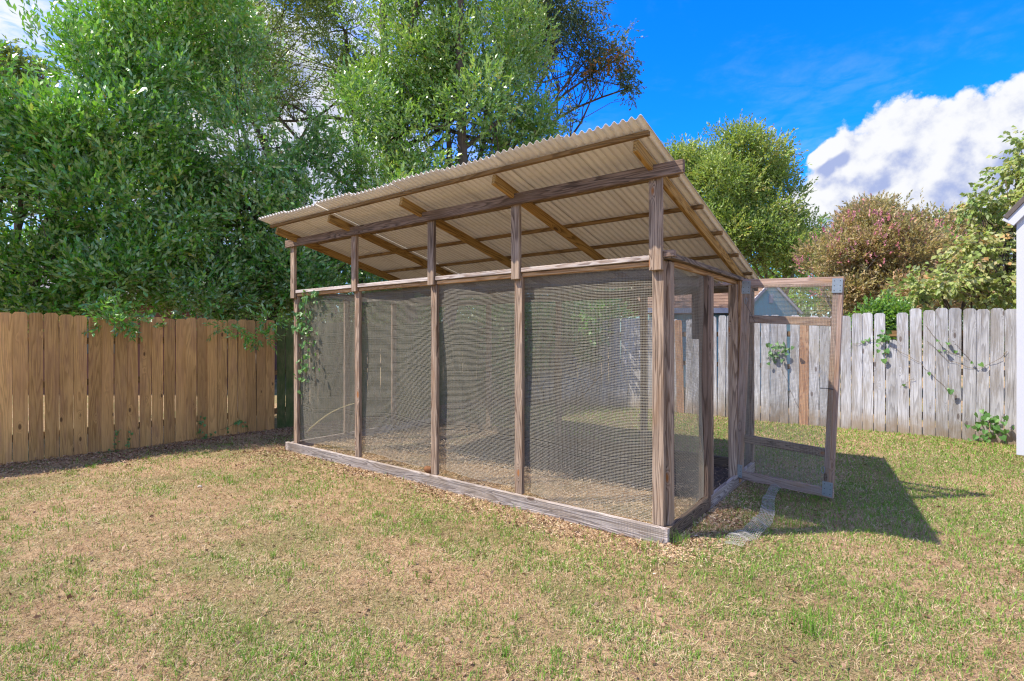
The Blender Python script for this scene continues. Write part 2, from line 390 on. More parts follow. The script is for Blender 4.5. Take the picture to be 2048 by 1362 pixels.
def fence(name, P, D, t0, t1, face, matf, label, group, pitch, wd, Hf, seed, special=None, back=1):
    rng = random.Random(seed)
    root = empty(name, (P + D * t0)); tag(root, label, 'fence', group)
    meshes = {}
    t_ = t0 + wd / 2; idx = 0
    nrm = Vector(face).normalized()
    while t_ < t1 - wd / 2 + .02:
        sp_ = (special or {}).get(idx_of(t_, special), None) if special else None
        mat = matf(t_); H = Hf(t_) + rng.uniform(-.014, .014); lean = rng.gauss(0, .004); push = 0
        lab = None
        if sp_: mat, H, lean, push, lab = sp_
        key = (mat.name, rng.randrange(5), round(H, 1) if sp_ else 0)
        if key not in meshes:
            me = plank_mesh('plank', H if sp_ else 1.83, wd - .002, .017, (rng.uniform(-.006, .006), rng.uniform(-.012, .012), rng.uniform(-.007, .007)), ear=.026)
            me.materials.append(mat); meshes[key] = me
        base = P + D * t_; base.z = float(gz(base.x, base.y)) - .015 + rng.uniform(-.012, .012)
        x = (Vector((0, 0, 1)) + D * lean).normalized(); z = nrm + Vector((0, 0, rng.gauss(0, .006))) + D * rng.gauss(0, .045)
        z = (z - x * z.dot(x)).normalized(); y = z.cross(x)
        mw = Matrix((x, y, z)).transposed().to_4x4(); mw.translation = base + nrm * (push + rng.uniform(0, .004))
        if not sp_: mw = mw @ Matrix.Diagonal((H / 1.83, 1, 1, 1))
        o = link('plank', meshes[key], None, root, mw)
        if lab: o['label'] = lab
        t_ += pitch + rng.uniform(-.0025, .0035); idx += 1
    for z in (.3, .95, 1.5):
        a, b = P + D * t0 - nrm * .035, P + D * t1 - nrm * .035
        a.z = float(gz(a.x, a.y)) + z; b.z = float(gz(b.x, b.y)) + z
        beam('rail', a, b, .088, .038, M['purlin'], root, nrm)
    k = t0 + .4
    while k < t1:
        a = P + D * k - nrm * .105; a.z = -.1; beam('post', a, a + Vector((0, 0, 1.85)), .088, .088, M['purlin'], root, nrm); k += 2.42
    return root


def idx_of(t_, special):
    for k in special:
        if abs(t_ - k) < .075: return k
    return None


LN = (LD.y, -LD.x, 0); RN = (-.628, -.778, 0)
fence('new_pine_fence', LP, LD, -3.0, 3.19, LN, lambda t_: M['plank'], 'pale new pine privacy fence with dog-eared boards on the left of the yard', None, .1455, .140, lambda t_: 1.87 - .012 * t_, 5)
fence('mossy_fence', LP - Vector(LN) * .05, LD, 3.20, LC, LN, lambda t_: M['green_plank'], 'dark mossy green board fence between the pine boards and the wire run', None, .146, .140, lambda t_: 1.84, 6)
SPC = {2.323: (M['red_plank'], 1.80, .0, .004, 'brown replacement board'), 1.138: (M['grey_plank'], 1.42, 0, 0, 'short board with its top broken off'),
       4.51: (M['red_plank'], 1.84, .03, .02, 'leaning reddish board'), 2.70: (M['grey_plank'], 1.80, .02, .0, None), 1.72: (M['grey_plank'], 1.83, -.004, .006, None)}
fence('weathered_grey_fence', RP, RD, -3.0, RC + .1, RN, lambda t_: M['grey_plank'], 'silver grey weathered board fence behind the open gate, one board short', None, .1475, .140, lambda t_: 1.83 + .02 * math.sin(t_ * 2.3) + (.03 if t_ < 1 else 0), 9, SPC)

# ------------------------------------------------------------------ the chicken run
run = empty('chicken_run', N0); tag(run, 'long timber and wire mesh chicken run with slanted corrugated roof and open gate', 'chicken run')
ZR, HB = 2.19, .115
SL = .24                                             # roof fall per metre
def zr_bot(v): return 2.805 - SL * v                 # underside of the rafters
UP = Vector((0, 0, 1)); F = -Vv
# base boards
beam('base_board', W(-.02, .0, HB / 2 - .015), W(LEN + .08, .0, HB / 2 - .015), HB + .03, .04, M['base'], run, F)
beam('base_board', W(0, .022, HB / 2 - .015), W(0, 1.02, HB / 2 - .015), HB + .03, .04, M['dark_rail'], run, -U)
beam('base_board', W(0, 1.02, HB / 2 - .017), W(0, DEP - .02, HB / 2 - .017), HB + .026, .04, M['base'], run, -U)
beam('base_board', W(LEN, .022, HB / 2 - .015), W(LEN, DEP - .02, HB / 2 - .015), HB + .03, .04, M['base'], run, U)
beam('base_board', W(-.02, DEP, HB / 2 - .01), W(LEN + .02, DEP, HB / 2 - .01), HB + .03, .04, M['dark_rail'], run, Vv)
# a thin lower strip of the front footing
beam('footing_strip', W(-.01, -.024, .004), W(LEN + .07, -.024, .004), .03, .012, M['base'], run, F)
PS = [.075, 1.413, 2.522, 3.839, 5.20]
for k, s in enumerate(PS):
    beam('post', W(s, .045, HB - .003 if k else HB - .002), W(s, .045, ZR - .05), .094 if k == 0 else .088, .042, M['post'], run, F)
    zlow = [2.066, 2.086, 2.10, 2.10, 2.08][k]
    beam('upper_post', W(s + .005, .0, zlow), W(s + .005, .0, 2.79), .10 if k == 0 else .092, .042, M['post'], run, F)
beam('corner_post', W(.045, .125, 0.02), W(.045, .125, ZR - .05), .088, .095, M['post'], run, F)
# header beam across the front, dipping a little
beam('header_beam', W(-.15, -.042, 2.808), W(LEN + .02, -.042, 2.818), .098, .040, M['beam'], run, F)
# doubled top rail between the uprights
for k in range(4):
    a, b = PS[k] + .052, PS[k + 1] - .048
    beam('top_rail', W(a, .030, ZR - .022), W(b, .030, ZR - .022), .04, .07, M['rail'], run, F)
    beam('lower_top_rail', W(a, .040, ZR - .065), W(b, .040, ZR - .065), .036, .045, M['amber_rail'], run, F)
# right side frame
beam('side_rail', W(.0, .02, ZR - .018), W(.0, DEP + .05, ZR - .018), .088, .04, M['dark_rail'], run, UP)
beam('side_rail', W(.02, .175, ZR - .058), W(.02, DEP - .05, ZR - .058), .036, .04, M['amber_rail'], run, UP)
beam('rail_end_block', W(-.055, .035, ZR + .0), W(.03, .035, ZR + .0), .05, .05, M['beam'], run, UP)
beam('door_post', W(.025, 1.0, .02), W(.025, 1.0, ZR - .08), .09, .075, M['beam'], run, F)
beam('door_post', W(.022, 1.09, .02), W(.022, 1.09, ZR - .08), .07, .088, M['post'], run, F)
beam('hinge_post', W(.03, 1.955, .02), W(.03, 1.955, ZR - .08), .088, .05, M['post'], run, F)
beam('hinge_post', W(-.008, 2.02, .02), W(-.008, 2.02, ZR - .04), .04, .07, M['amber_rail'], run, F)
beam('back_corner_post', W(.03, DEP - .03, .02), W(.03, DEP - .03, ZR - .08), .088, .05, M['post'], run, F)
# back wall and left wall frame
for s in (1.33, 2.65, 3.98, 5.22):
    beam('back_post', W(s, DEP - .03, HB - .005), W(s, DEP - .03, 2.15), .088, .04, M['post'], run, F)
beam('back_rail', W(-.05, DEP, 2.13), W(LEN + .05, DEP, 2.13), .088, .04, M['purlin'], run, F)
beam('hanging_board', W(.64, DEP - .08, 1.53), W(.64, DEP - .08, 2.1), .088, .04, M['beam'], run, F)
for v in (.9, 1.8):
    beam('left_post', W(LEN - .01, v, HB - .005), W(LEN - .01, v, ZR - .04), .04, .088, M['post'], run, F)
beam('left_rail', W(LEN - .01, .08, ZR - .02), W(LEN - .01, DEP, ZR - .02), .088, .04, M['beam'], run, UP)
# rafters
for s in (.10, 1.417, 2.63, 3.88, 5.04):
    beam('rafter', W(s, -.33, zr_bot(-.33) + .045), W(s, DEP + .18, zr_bot(DEP + .18) + .045), .04, .09, M['rafter'], run, UP)
# purlins
for v in (-.33, .265, .855, 1.44, 2.03, 2.62):
    beam('purlin', W(-.005, v, zr_bot(v) + .092 + .019), W(5.17, v, zr_bot(v) + .092 + .019), .04, .036, M['purlin'], run, UP)
# corrugated roof sheets, each lapping its neighbour
PIT, AMP = .0655, .0135
seams = [-.015, .635, 1.29, 1.94, 2.60, 3.26, 3.92, 4.57, 5.20]
for k in range(8):
    s0, s1 = seams[k] - (.0 if k == 0 else .02), seams[k + 1]
    ns = int((s1 - s0) / PIT * 8); vs_ = np.linspace(-.475 - (.012 if k % 2 else 0), 2.95, 13)
    ss = np.linspace(s0, s1, ns + 1)
    Sg, Vg2 = np.meshgrid(ss, vs_, indexing='ij')
    lift = (k % 2) * .011 + np.where(Sg < s0 + .05, .0, 0)
    top = 2.805 + .092 + .040 + AMP - SL * Vg2 + AMP * np.cos(Sg / PIT * 2 * np.pi) + lift + .006 * np.sin(Vg2 * 5.3 + k * 2) * np.clip(np.abs(Vg2 + .33) * 3, 0, 1) * (Vg2 < -.33)
    base = Nn[None, None] + Sg[..., None] * Un + Vg2[..., None] * Vn
    lo = base.copy(); lo[..., 2] = top; hi = base.copy(); hi[..., 2] = top + .0025
    nv = len(vs_); ni = len(ss)
    Vt = np.concatenate([lo.reshape(-1, 3), hi.reshape(-1, 3)]); o_ = ni * nv
    i, j = np.meshgrid(np.arange(ni - 1), np.arange(nv - 1), indexing='ij'); q = (i * nv + j).ravel()
    Ft = [np.stack([q, q + 1, q + nv + 1, q + nv], -1), np.stack([q, q + nv, q + nv + 1, q + 1], -1) + o_]
    for jj in (0, nv - 1):
        e = np.arange(ni - 1) * nv + jj; Ft.append(np.stack([e, e + nv, e + nv + o_, e + o_], -1))
    for ii in (0, ni - 1):
        e = ii * nv + np.arange(nv - 1); Ft.append(np.stack([e, e + 1, e + 1 + o_, e + o_], -1))
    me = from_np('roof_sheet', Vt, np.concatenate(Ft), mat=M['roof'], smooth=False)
    nq = (ni - 1) * (nv - 1) * 2; sm = np.zeros(len(me.polygons), bool); sm[:nq] = True; me.polygons.foreach_set('use_smooth', sm)
    link('roof_sheet', me, None, run)

# wire mesh: real woven grid of half inch cells
def wire_panel(name, P00, A, B, la, lb, mat, parent, pitch=.0127, seg=.14, disp=None, rad=.00085, slump=None):
    """grid of wires on the rectangle P00 + a*A + b*B; disp(a,b)->offset along the normal, slump(a,b)->offset along B"""
    A = np.array(A); B = np.array(B); P00 = np.array(P00); Nrm = np.cross(A, B); Nrm /= np.linalg.norm(Nrm)
    disp = disp or (lambda a, b: a * 0); slump = slump or (lambda a, b: a * 0)
    Vs, Fs, n0 = [], [], 0
    for axis in (0, 1):
        L, Wd = (la, lb) if axis == 0 else (lb, la)
        cnt = max(2, int(round(Wd / pitch)) + 1); nseg = max(1, int(round(L / seg)))
        along = np.linspace(0, L, nseg + 1); cross = np.linspace(0, Wd, cnt)
        X, Y = np.meshgrid(along, cross, indexing='xy')       # cnt x (nseg+1)
        Y = Y + np.random.default_rng(int(la * 100) + axis).normal(size=(cnt, 1)) * pitch * .07
        a, b = (X, Y) if axis == 0 else (Y, X)
        b2 = b + slump(a, b)
        P = P00 + a[..., None] * A + b2[..., None] * B + (disp(a, b) + (rad if axis else -rad))[..., None] * Nrm
        side = B if axis == 0 else A
        offs = [side * rad * 1.15, -side * rad * .6 + Nrm * rad, -side * rad * .6 - Nrm * rad]
        ring = np.stack([P + o for o in offs], 2)             # cnt, nseg+1, 3, 3
        Vs.append(ring.reshape(-1, 3))
        c, k, s_ = np.meshgrid(np.arange(cnt), np.arange(nseg), np.arange(3), indexing='ij')
        base = (c * (nseg + 1) + k) * 3
        Fs.append(np.stack([base + s_, base + (s_ + 1) % 3, base + 3 + (s_ + 1) % 3, base + 3 + s_], -1).reshape(-1, 4) + n0)
        n0 += ring.size // 3
    o = link(name, from_np(name, np.concatenate(Vs), np.concatenate(Fs), mat=mat), None, parent)
    return tag(o, kind='stuff')


Z3 = (0, 0, 1)
def fr_disp(a, b):
    bay = np.interp(a, [0, 1.413, 2.522, 3.839, 5.2], [0, 1, 2, 3, 4]); e = np.abs(np.sin(bay * np.pi))
    return e * (.018 * np.sin(a * 3.1 + b * 2.2) + .014 * np.sin(a * 5 - b * 4.1 + 1)) + .02 * np.sin(b * 1.7 + .5) * e
def fr_slump(a, b):
    return -.035 * np.sin(a * 1.3 + .9) - .02 * np.sin(a * 2.9 + b * 1.3) + .05 * np.clip(a - 3.8, 0, 2) * (1 - b / 2.1) + .012 * np.sin(a * 6 + b * 3)
wire_panel('wire_mesh', W(.12, .085, HB + .02), U, Z3, 5.08, 2.0, M['wire'], run, disp=fr_disp, slump=fr_slump, rad=.00108, seg=.12)
wire_panel('wire_mesh', W(.01, -.028, .0), U, Z3, 5.3, .118, M['wire_dull'], run, rad=.0007, seg=.6, disp=lambda a, b: -.003 * np.sin(a * 9), slump=lambda a, b: .004 * np.sin(a * 4))
wire_panel('wire_mesh', W(.035, .19, HB), Vv, Z3, .78, 2.0, M['wire'], run, seg=.1, rad=.0008,
           disp=lambda a, b: .06 * np.sin(a / .78 * np.pi) * np.clip(1.1 - b, 0, 1) + .01 * np.sin(a * 9 + b * 4), slump=lambda a, b: .05 * np.sin(a * 4) * np.clip(.8 - b, 0, 1))
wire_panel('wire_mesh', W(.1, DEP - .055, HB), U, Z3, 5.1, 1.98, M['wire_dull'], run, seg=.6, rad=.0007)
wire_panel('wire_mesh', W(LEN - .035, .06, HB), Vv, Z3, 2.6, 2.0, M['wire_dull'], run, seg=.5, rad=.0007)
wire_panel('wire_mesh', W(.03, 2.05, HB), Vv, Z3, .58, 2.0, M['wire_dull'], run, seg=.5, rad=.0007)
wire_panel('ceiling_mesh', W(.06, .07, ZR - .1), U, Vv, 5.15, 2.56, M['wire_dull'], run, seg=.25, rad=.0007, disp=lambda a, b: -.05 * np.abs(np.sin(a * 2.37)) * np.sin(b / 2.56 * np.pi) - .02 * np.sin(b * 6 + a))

# gate: hinged at the far post and swung out towards the lawn, sagging a little
gate = empty('gate', W(0, 2.0, 0)); gate.parent = run; gate.matrix_parent_inverse = world_of(run).inverted()
gate['label'] = 'wire covered gate swung wide open'
GA = Vector((2.345, 5.545, .075)); GB = Vector((3.025, 4.94, .036))
gx = (GB - GA); GW = gx.length; gx.normalize(); gn = Vector((gx.y, -gx.x, 0)).normalized()
if gn.y > 0: gn = -gn
gzv = gn.cross(gx); gzv = gzv if gzv.z > 0 else -gzv; GH = 2.085
def G(a, b, n=0): return GA + gx * a + gzv * b + gn * n
def gb(name, a0, b0, a1, b1, wd, mat=None, th=.036): return beam(name, G(a0, b0), G(a1, b1), wd, th, mat or M['gate'], gate, gn)
gb('gate_stile', .045, 0.09, .045, GH - .09, .086); gb('gate_stile', GW - .045, .09, GW - .045, GH - .09, .086, M['gate'])
gb('gate_rail', 0, GH - .045, GW, GH - .045, .088); gb('gate_rail', 0, .045, GW, .045, .088)
gb('gate_rail', .089, 1.675, GW - .089, 1.66, .08); gb('gate_rail', .089, .43, GW - .089, .42, .082, M['post'])
wire_panel('gate_mesh', np.array(G(.02, .02, .021)), np.array(gx), np.array(gzv), GW - .065, GH - .08, M['wire'], gate, seg=.3, rad=.0008)
pm_ = None
for a, b in ((.045, GH - .085), (GW - .05, GH - .085), (.045, .085), (GW - .05, .085)):
    pl = beam('corner_plate', G(a - .043, b, .027), G(a + .043, b, .027), .135, .003, M['plate'], gate, gn, bev=.001)
    bmn = bmesh.new()
    for i_ in (-1, 1):
        for j_ in (-1, 0, 1):
            vs_n = [bmn.verts.new(G(a + i_ * .024 + .0045 * math.cos(q_), b + j_ * .045 + .0045 * math.sin(q_), .0302)) for q_ in (0, 1.05, 2.1, 3.14, 4.19, 5.24)]; bmn.faces.new(vs_n)
    me = bpy.data.meshes.new('nail_heads'); bmn.to_mesh(me); bmn.free(); tag(link('nail_heads', me, M['hole'], gate), kind='stuff')
for a, b in ((.05, 1.86),):
    pts = [G(a + .012 * math.cos(x), b + .03 * math.sin(x), .034) for x in np.linspace(0, 6.28, 15)]
    Vt, Ft = tubes([(pts, .0035)]); link('carabiner', from_np('carabiner', Vt, Ft, mat=M['plate']), None, gate)
    Vt, Ft = tubes([([G(a, b - .03, .034), G(a + .05, b - .12, .034), G(a + .10, b - .22, .034)], .002)]); link('gate_cord', from_np('gate_cord', Vt, Ft, mat=M['hole']), None, gate)
    pts = [G(GW - .09 + .014 * math.cos(x), .26 + .032 * math.sin(x), .034) for x in np.linspace(0, 6.28, 15)]
    Vt, Ft = tubes([(pts, .0035)]); link('carabiner', from_np('carabiner', Vt, Ft, mat=M['plate']), None, gate)
pts = [G(GW - .15, 1.03, .03), G(GW - .1, 1.035, .03), G(GW - .04, 1.03, .03)]
Vt, Ft = tubes([(pts, .004)]); link('gate_latch', from_np('gate_latch', Vt, Ft, mat=M['hole']), None, gate)

# loose strip of hardware cloth lying across the lawn in front of the gate
path = np.array([(2.66, 5.28, .05), (2.45, 5.0, .035), (2.33, 4.78, .03), (2.2, 4.52, .02), (2.02, 4.28, .02), (1.80, 4.06, .015), (1.60, 3.90, .01)])
tt = np.linspace(0, 6, 150); cx = [np.interp(tt, range(7), path[:, k]) for k in range(3)]
ker = np.hanning(15); ker /= ker.sum()
cx = [np.convolve(np.pad(c, 7, mode='edge'), ker, 'valid') for c in cx]; cl = np.stack(cx, -1)
tg = np.gradient(cl, axis=0); tg /= np.linalg.norm(tg, axis=1)[:, None]; sd = np.stack([tg[:, 1], -tg[:, 0], 0 * tg[:, 0]], -1)
wdt = np.interp(tt, [0, 2, 4, 6], [.05, .05, .065, .10])
paths = []
offs = np.linspace(-1, 1, 13)
def strip(o, k=slice(None)): return cl[k] + sd[k] * (wdt[k] * o)[:, None] + np.array([0, 0, 1]) * (.014 + .012 * np.cos(o * 2.0 + tt[k] * 1.3) + .012 * np.sin(tt[k] * 5 + o) + .006 * np.sin(tt[k] * 13 + 2 * o))[:, None]
for o in np.linspace(-1, 1, 11): paths.append((strip(o)[::2], .0014))
for k in range(0, 150, 2): paths.append((np.array([strip(o, slice(k, k + 1))[0] for o in offs[::3]]), .0013))
Vt, Ft = tubes(paths, 3)
tag(link('wire_strip', from_np('wire_strip', Vt, Ft, mat=M['wire_bright']), None), 'loose grey strip of hardware cloth lying on the grass below the open gate', 'wire mesh')

# ------------------------------------------------------------------ shed at the right edge
M['siding'] = plain('grey_siding', (.45, .43, .45), .6, 0, .15, 6)
M['trim'] = plain('white_trim', (.52, .52, .56), .5, 0, .12, 5)
M['shingle'] = plain('dark_shingle', (.12, .10, .09), .9, 0, .6, 30, .2, .5)
shed = empty('garden_shed', (5.8, 6.0, 0)); tag(shed, 'grey garden shed with white corner trim at the right edge of the yard', 'shed')
SD = Vector((.65, -.76, 0)).normalized(); SB = Vector((.76, .65, 0)).normalized()
S0 = Vector((5.855, 6.02, .2))
def Sx(a, b, z): return S0 + SD * a + SB * b + Vector((0, 0, z))
rise = 1.2
beam('corner_trim', Sx(.0, -.012, 0), Sx(.0, -.012, 2.80), .10, .022, M['trim'], shed, -SB)
for k in range(15):
    beam('siding_board', Sx(.052, .015, .09 + k * .18), Sx(2.9, .015, .09 + k * .18), .178, .02, M['siding'], shed, -SB - Vector((0, 0, .06)), bev=.003)
    beam('siding_board', Sx(-.03, .03, .09 + k * .18), Sx(-.03, 2.6, .09 + k * .18), .178, .02, M['siding'], shed, -SD - Vector((0, 0, .06)), bev=.003)
bm = bmesh.new()
g = [Sx(.0, .03, 2.705), Sx(2.9, .03, 2.705), Sx(1.45, .03, 2.705 + 1.45 * rise)]
g2 = [p + SB * .05 for p in g]
vv = [bm.verts.new(p) for p in g + g2]
bm.faces.new(vv[:3][::-1]); bm.faces.new(vv[3:])
for k in range(3): bm.faces.new((vv[k], vv[(k + 1) % 3], vv[3 + (k + 1) % 3], vv[3 + k]))
me = bpy.data.meshes.new('gable'); bm.to_mesh(me); bm.free(); link('gable', me, M['siding'], shed)
for sg in (0, 1):
    e = Sx(-.12, -.05, 2.82 - .12 * rise) if sg == 0 else Sx(3.02, -.05, 2.82 - .12 * rise); top = Sx(1.45, -.05, 2.82 + 1.45 * rise)
    beam('rake_board', e, top, .13, .025, M['trim'], shed, -SB)
    up = Vector((0, 0, .085)); e2, t2 = e + up + SB * 1.42, top + up + SB * 1.42
    sn = (top - e).cross(SB).normalized(); sn = sn if sn.z > 0 else -sn
    beam('roof_slab', e2 - (top - e).normalized() * .03, t2, 2.9, .05, M['shingle'], shed, sn)
for a, b in ((.1, .2), (.1, 2.3), (2.7, .2)):
    p = Sx(a, b, 0); beam('pier_block', (p.x, p.y, -.05), (p.x, p.y, .19), .2, .2, M['base'], shed, F)

# ------------------------------------------------------------------ houses beyond the fences
M['teal'] = plain('pale_teal_siding', (.30, .52, .56), .7, 0, .1, 3)
M['brown_shingle'] = plain('brown_shingle', (.30, .19, .13), .9, 0, .7, 18, .2, .4)
M['brick'] = plain('red_brown_brick', (.16, .07, .05), .9, 0, .5, 20)
M['glass'] = plain('dark_glass', (.04, .05, .06), .15, 0, .1, 2, .6)


def shingle_rows(name, e0, e1, ridge0, ridge1, rows, mat, parent, lift=.012):
    """roof slope as overlapping shingle courses, one stepped strip per course"""
    e0, e1, ridge0, ridge1 = map(Vector, (e0, e1, ridge0, ridge1))
    nrm = (e1 - e0).cross(ridge0 - e0).normalized(); nrm = nrm if nrm.z > 0 else -nrm
    V_, F_ = [], []
    for k in range(rows):
        a, b = k / rows, (k + 1) / rows + .004
        p = [e0.lerp(ridge0, a) + nrm * lift, e1.lerp(ridge1, a) + nrm * lift, e1.lerp(ridge1, min(b, 1)), e0.lerp(ridge0, min(b, 1)), e0.lerp(ridge0, a), e1.lerp(ridge1, a)]
        n0 = len(V_); V_ += p; F_ += [(n0, n0 + 1, n0 + 2, n0 + 3), (n0 + 4, n0 + 5, n0 + 1, n0)]
    me = bpy.data.meshes.new(name); me.from_pydata([tuple(x) for x in V_], [], F_); me.materials.append(mat)
    return link(name, me, None, parent)


hb = empty('teal_house', (7.5, 20, 0)); tag(hb, 'pale teal house with brown shingle roof beyond the grey fence', 'house')
# main body: ridge runs left-right, eave towards us
HX0, HX1, HY = 3.9, 7.2, 15.0
def boxy(name, x0, x1, y0, y1, z0, z1, mat, parent): return beam(name, ((x0), (y0 + y1) / 2, (z0 + z1) / 2), (x1, (y0 + y1) / 2, (z0 + z1) / 2), y1 - y0, z1 - z0, mat, parent, (0, 0, 1), bev=.01)
for k in range(11): boxy('siding_board', HX0, HX1, HY + .003 * (k % 2), HY + .1, k * .2, k * .2 + .196, M['teal'], hb)
boxy('wall', HX0 + .1, HX1 - .1, HY + .12, HY + 5, 0, 2.2, M['teal'], hb)
shingle_rows('roof', (HX0 - .2, HY - .3, 2.36), (HX1 + .3, HY - .3, 2.36), (HX0 - .2, HY + 2.6, 3.55), (HX1 + .3, HY + 2.6, 3.55), 22, M['brown_shingle'], hb)
shingle_rows('roof', (HX0 - .2, HY + 5.4, 2.36), (HX1 + .3, HY + 5.4, 2.36), (HX0 - .2, HY + 2.6, 3.55), (HX1 + .3, HY + 2.6, 3.55), 22, M['brown_shingle'], hb)
beam('fascia', (HX0 - .2, HY - .32, 2.29), (HX1 + .3, HY - .32, 2.29), .14, .04, M['trim'], hb, (0, -1, 0))
# gable wing, nearer, to the right
GXc, GY0 = 6.9, 14.0
bm = bmesh.new()
pr = [(-.70, 0), (.70, 0), (.70, 2.27), (0, 3.0), (-.70, 2.27)]
fr = [bm.verts.new((GXc + x, GY0, z)) for x, z in pr]; bk = [bm.verts.new((GXc + x, GY0 + 2.5, z)) for x, z in pr]
bm.faces.new(fr); bm.faces.new(bk[::-1])
for k in range(5): bm.faces.new((fr[k], bk[k], bk[(k + 1) % 5], fr[(k + 1) % 5]))
bmesh.ops.recalc_face_normals(bm, faces=bm.faces)
me = bpy.data.meshes.new('gable_wall'); bm.to_mesh(me); bm.free(); link('gable_wall', me, M['teal'], hb)
beam('gable_trim', (GXc - .80, GY0 - .06, 2.17), (GXc, GY0 - .06, 3.02), .07, .06, M['trim'], hb, (0, -1, 0))
beam('gable_trim', (GXc + .80, GY0 - .06, 2.17), (GXc + .003, GY0 - .06, 3.02), .07, .06, M['trim'], hb, (0, -1, 0))
shingle_rows('wing_roof', (GXc - .83, GY0 - .1, 2.17), (GXc - .83, GY0 + 2.6, 2.17), (GXc, GY0 - .1, 3.06), (GXc, GY0 + 2.6, 3.06), 9, M['brown_shingle'], hb)
shingle_rows('wing_roof', (GXc + .83, GY0 - .1, 2.17), (GXc + .83, GY0 + 2.6, 2.17), (GXc, GY0 - .1, 3.06), (GXc, GY0 + 2.6, 3.06), 9, M['brown_shingle'], hb)
boxy('gable_vent', GXc - .06, GXc + .06, GY0 - .03, GY0 + .0, 2.45, 2.68, M['trim'], hb)

h2 = empty('brick_house', (-17, 17, 0)); tag(h2, 'low brick house with grey shingle roof half hidden behind the evergreens', 'house')
M['grey_shingle'] = plain('grey_shingle', (.22, .20, .20), .9, 0, .7, 18, .2, .4)
boxy('wall', -24, -8.5, 14.2, 21, 0, 2.6, M['brick'], h2)
shingle_rows('roof', (-24.5, 13.7, 2.7), (-8.0, 13.7, 2.7), (-24.5, 17.5, 4.6), (-8.0, 17.5, 4.6), 24, M['grey_shingle'], h2)
shingle_rows('roof', (-24.5, 21.4, 2.7), (-8.0, 21.4, 2.7), (-24.5, 17.5, 4.6), (-8.0, 17.5, 4.6), 24, M['grey_shingle'], h2)
boxy('fascia', -24.4, -8.1, 13.66, 13.70, 2.5, 2.7, M['trim'], h2)
for x in (-20, -15, -11): boxy('window', x - .5, x + .5, 14.13, 14.18, 1.1, 2.1, M['glass'], h2)

# ------------------------------------------------------------------ foliage
def unit(a): return a / (np.linalg.norm(a, axis=-1, keepdims=True) + 1e-9)


def leaves_np(P, Dr, ln, wd, rng, fold=.35, flat=None, droop=0.0):
    """P base, Dr direction, arrays; each leaf one folded quad"""
    n = len(P)
    Dr = unit(Dr + np.array([0, 0, -droop]))
    r = rng.normal(size=(n, 3)); r += np.array([0, 0, 1.0]) * 0
    sd = unit(np.cross(Dr, r)); nm = np.cross(Dr, sd)
    if flat is not None:      # leaf faces turned towards the sky
        up = np.tile(np.array([0, 0, 1.0]), (n, 1)) + rng.normal(size=(n, 3)) * flat
        sd = unit(np.cross(Dr, up)); nm = np.cross(sd, Dr)
    ln = ln[:, None]; wd = wd[:, None]
    a = P; b = P + Dr * ln * .5 + sd * wd * .5 + nm * wd * fold * .5; c = P + Dr * ln - nm * wd * .15; e = P + Dr * ln * .5 - sd * wd * .5 + nm * wd * fold * .5
    V = np.stack([a, b, c, e], 1).reshape(-1, 3); Fq = np.arange(n * 4).reshape(n, 4)
    return V, Fq


def crown(blobs, nshoot, per, L, ll, lw, seed, out=.8, up=.5, rand=.5, gap=(.8, -.3), shell=.5, flat=.8, droop=0.0, keep=None, sub=0):
    rng = np.random.default_rng(seed)
    B = np.array([b[:3] for b in blobs], float); Rr = np.array([b[3:6] for b in blobs], float)
    if sub:      # each lobe breaks up into smaller leaf clumps
        B0, R0, m_ = B, Rr, sub
        ds = unit(rng.normal(size=(len(B0), m_, 3))); fr_ = rng.uniform(.5, 1.0, (len(B0), m_, 1)); rs_ = rng.uniform(.22, .46, (len(B0), m_, 1))
        B = np.concatenate([B0, (B0[:, None] + ds * R0[:, None] * fr_).reshape(-1, 3)]); Rr = np.concatenate([R0 * .82, (R0[:, None] * rs_ * np.array([1, 1, .85])).reshape(-1, 3)])
    wt = (Rr.prod(1)) ** (2 / 3)
    if sub: wt[:len(B0)] *= .35
    wt /= wt.sum()
    k = rng.choice(len(B), nshoot * 5, p=wt)
    dd = unit(rng.normal(size=(len(k), 3))); rad = shell + (1 - shell) * rng.random(len(k)) ** .7
    P = B[k] + dd * Rr[k] * rad[:, None]
    wf = wobble(rng, gap[0], 9); wf2 = wobble(rng, gap[0] * 3, 9)
    ok = (wf(P) + .5 * wf2(P)) > gap[1]
    ok &= P[:, 2] > .3
    tc_ = unit(np.array([0, 0, 1.6]) - B[k]); ok &= ((dd * tc_).sum(1) > -.25) | (rng.random(len(k)) < .3)
    if keep is not None: ok &= keep(P)
    P, dd = P[ok][:nshoot], dd[ok][:nshoot]; n = len(P)
    Sd = unit(dd * out + np.array([0, 0, up]) + rng.normal(size=(n, 3)) * rand)
    sl = L * rng.uniform(.5, 1.3, n)
    tcl = rng.random(n)
    t_ = (np.arange(per) + .5) / per
    LPs = P[:, None] + Sd[:, None] * (t_[None, :, None] * sl[:, None, None])
    perp = unit(np.cross(Sd[:, None], rng.normal(size=(n, per, 3))))
    al = rng.uniform(.5, 1.15, (n, per, 1)) * (1 - .55 * t_[None, :, None])
    Ld = unit(Sd[:, None] * np.cos(al) + perp * np.sin(al))
    N_ = n * per
    V, Fq = leaves_np(LPs.reshape(-1, 3), Ld.reshape(-1, 3), ll * rng.uniform(.65, 1.2, N_), lw * rng.uniform(.7, 1.2, N_), rng, flat=flat, droop=droop)
    tint = np.clip(.55 * np.repeat(tcl, per) + .45 * rng.random(N_) + .12 * np.repeat(wf(P), per), 0, .96)
    tint = np.where(rng.random(N_) < .004, 1.0, tint)
    return V, Fq, tint, P, Sd, sl


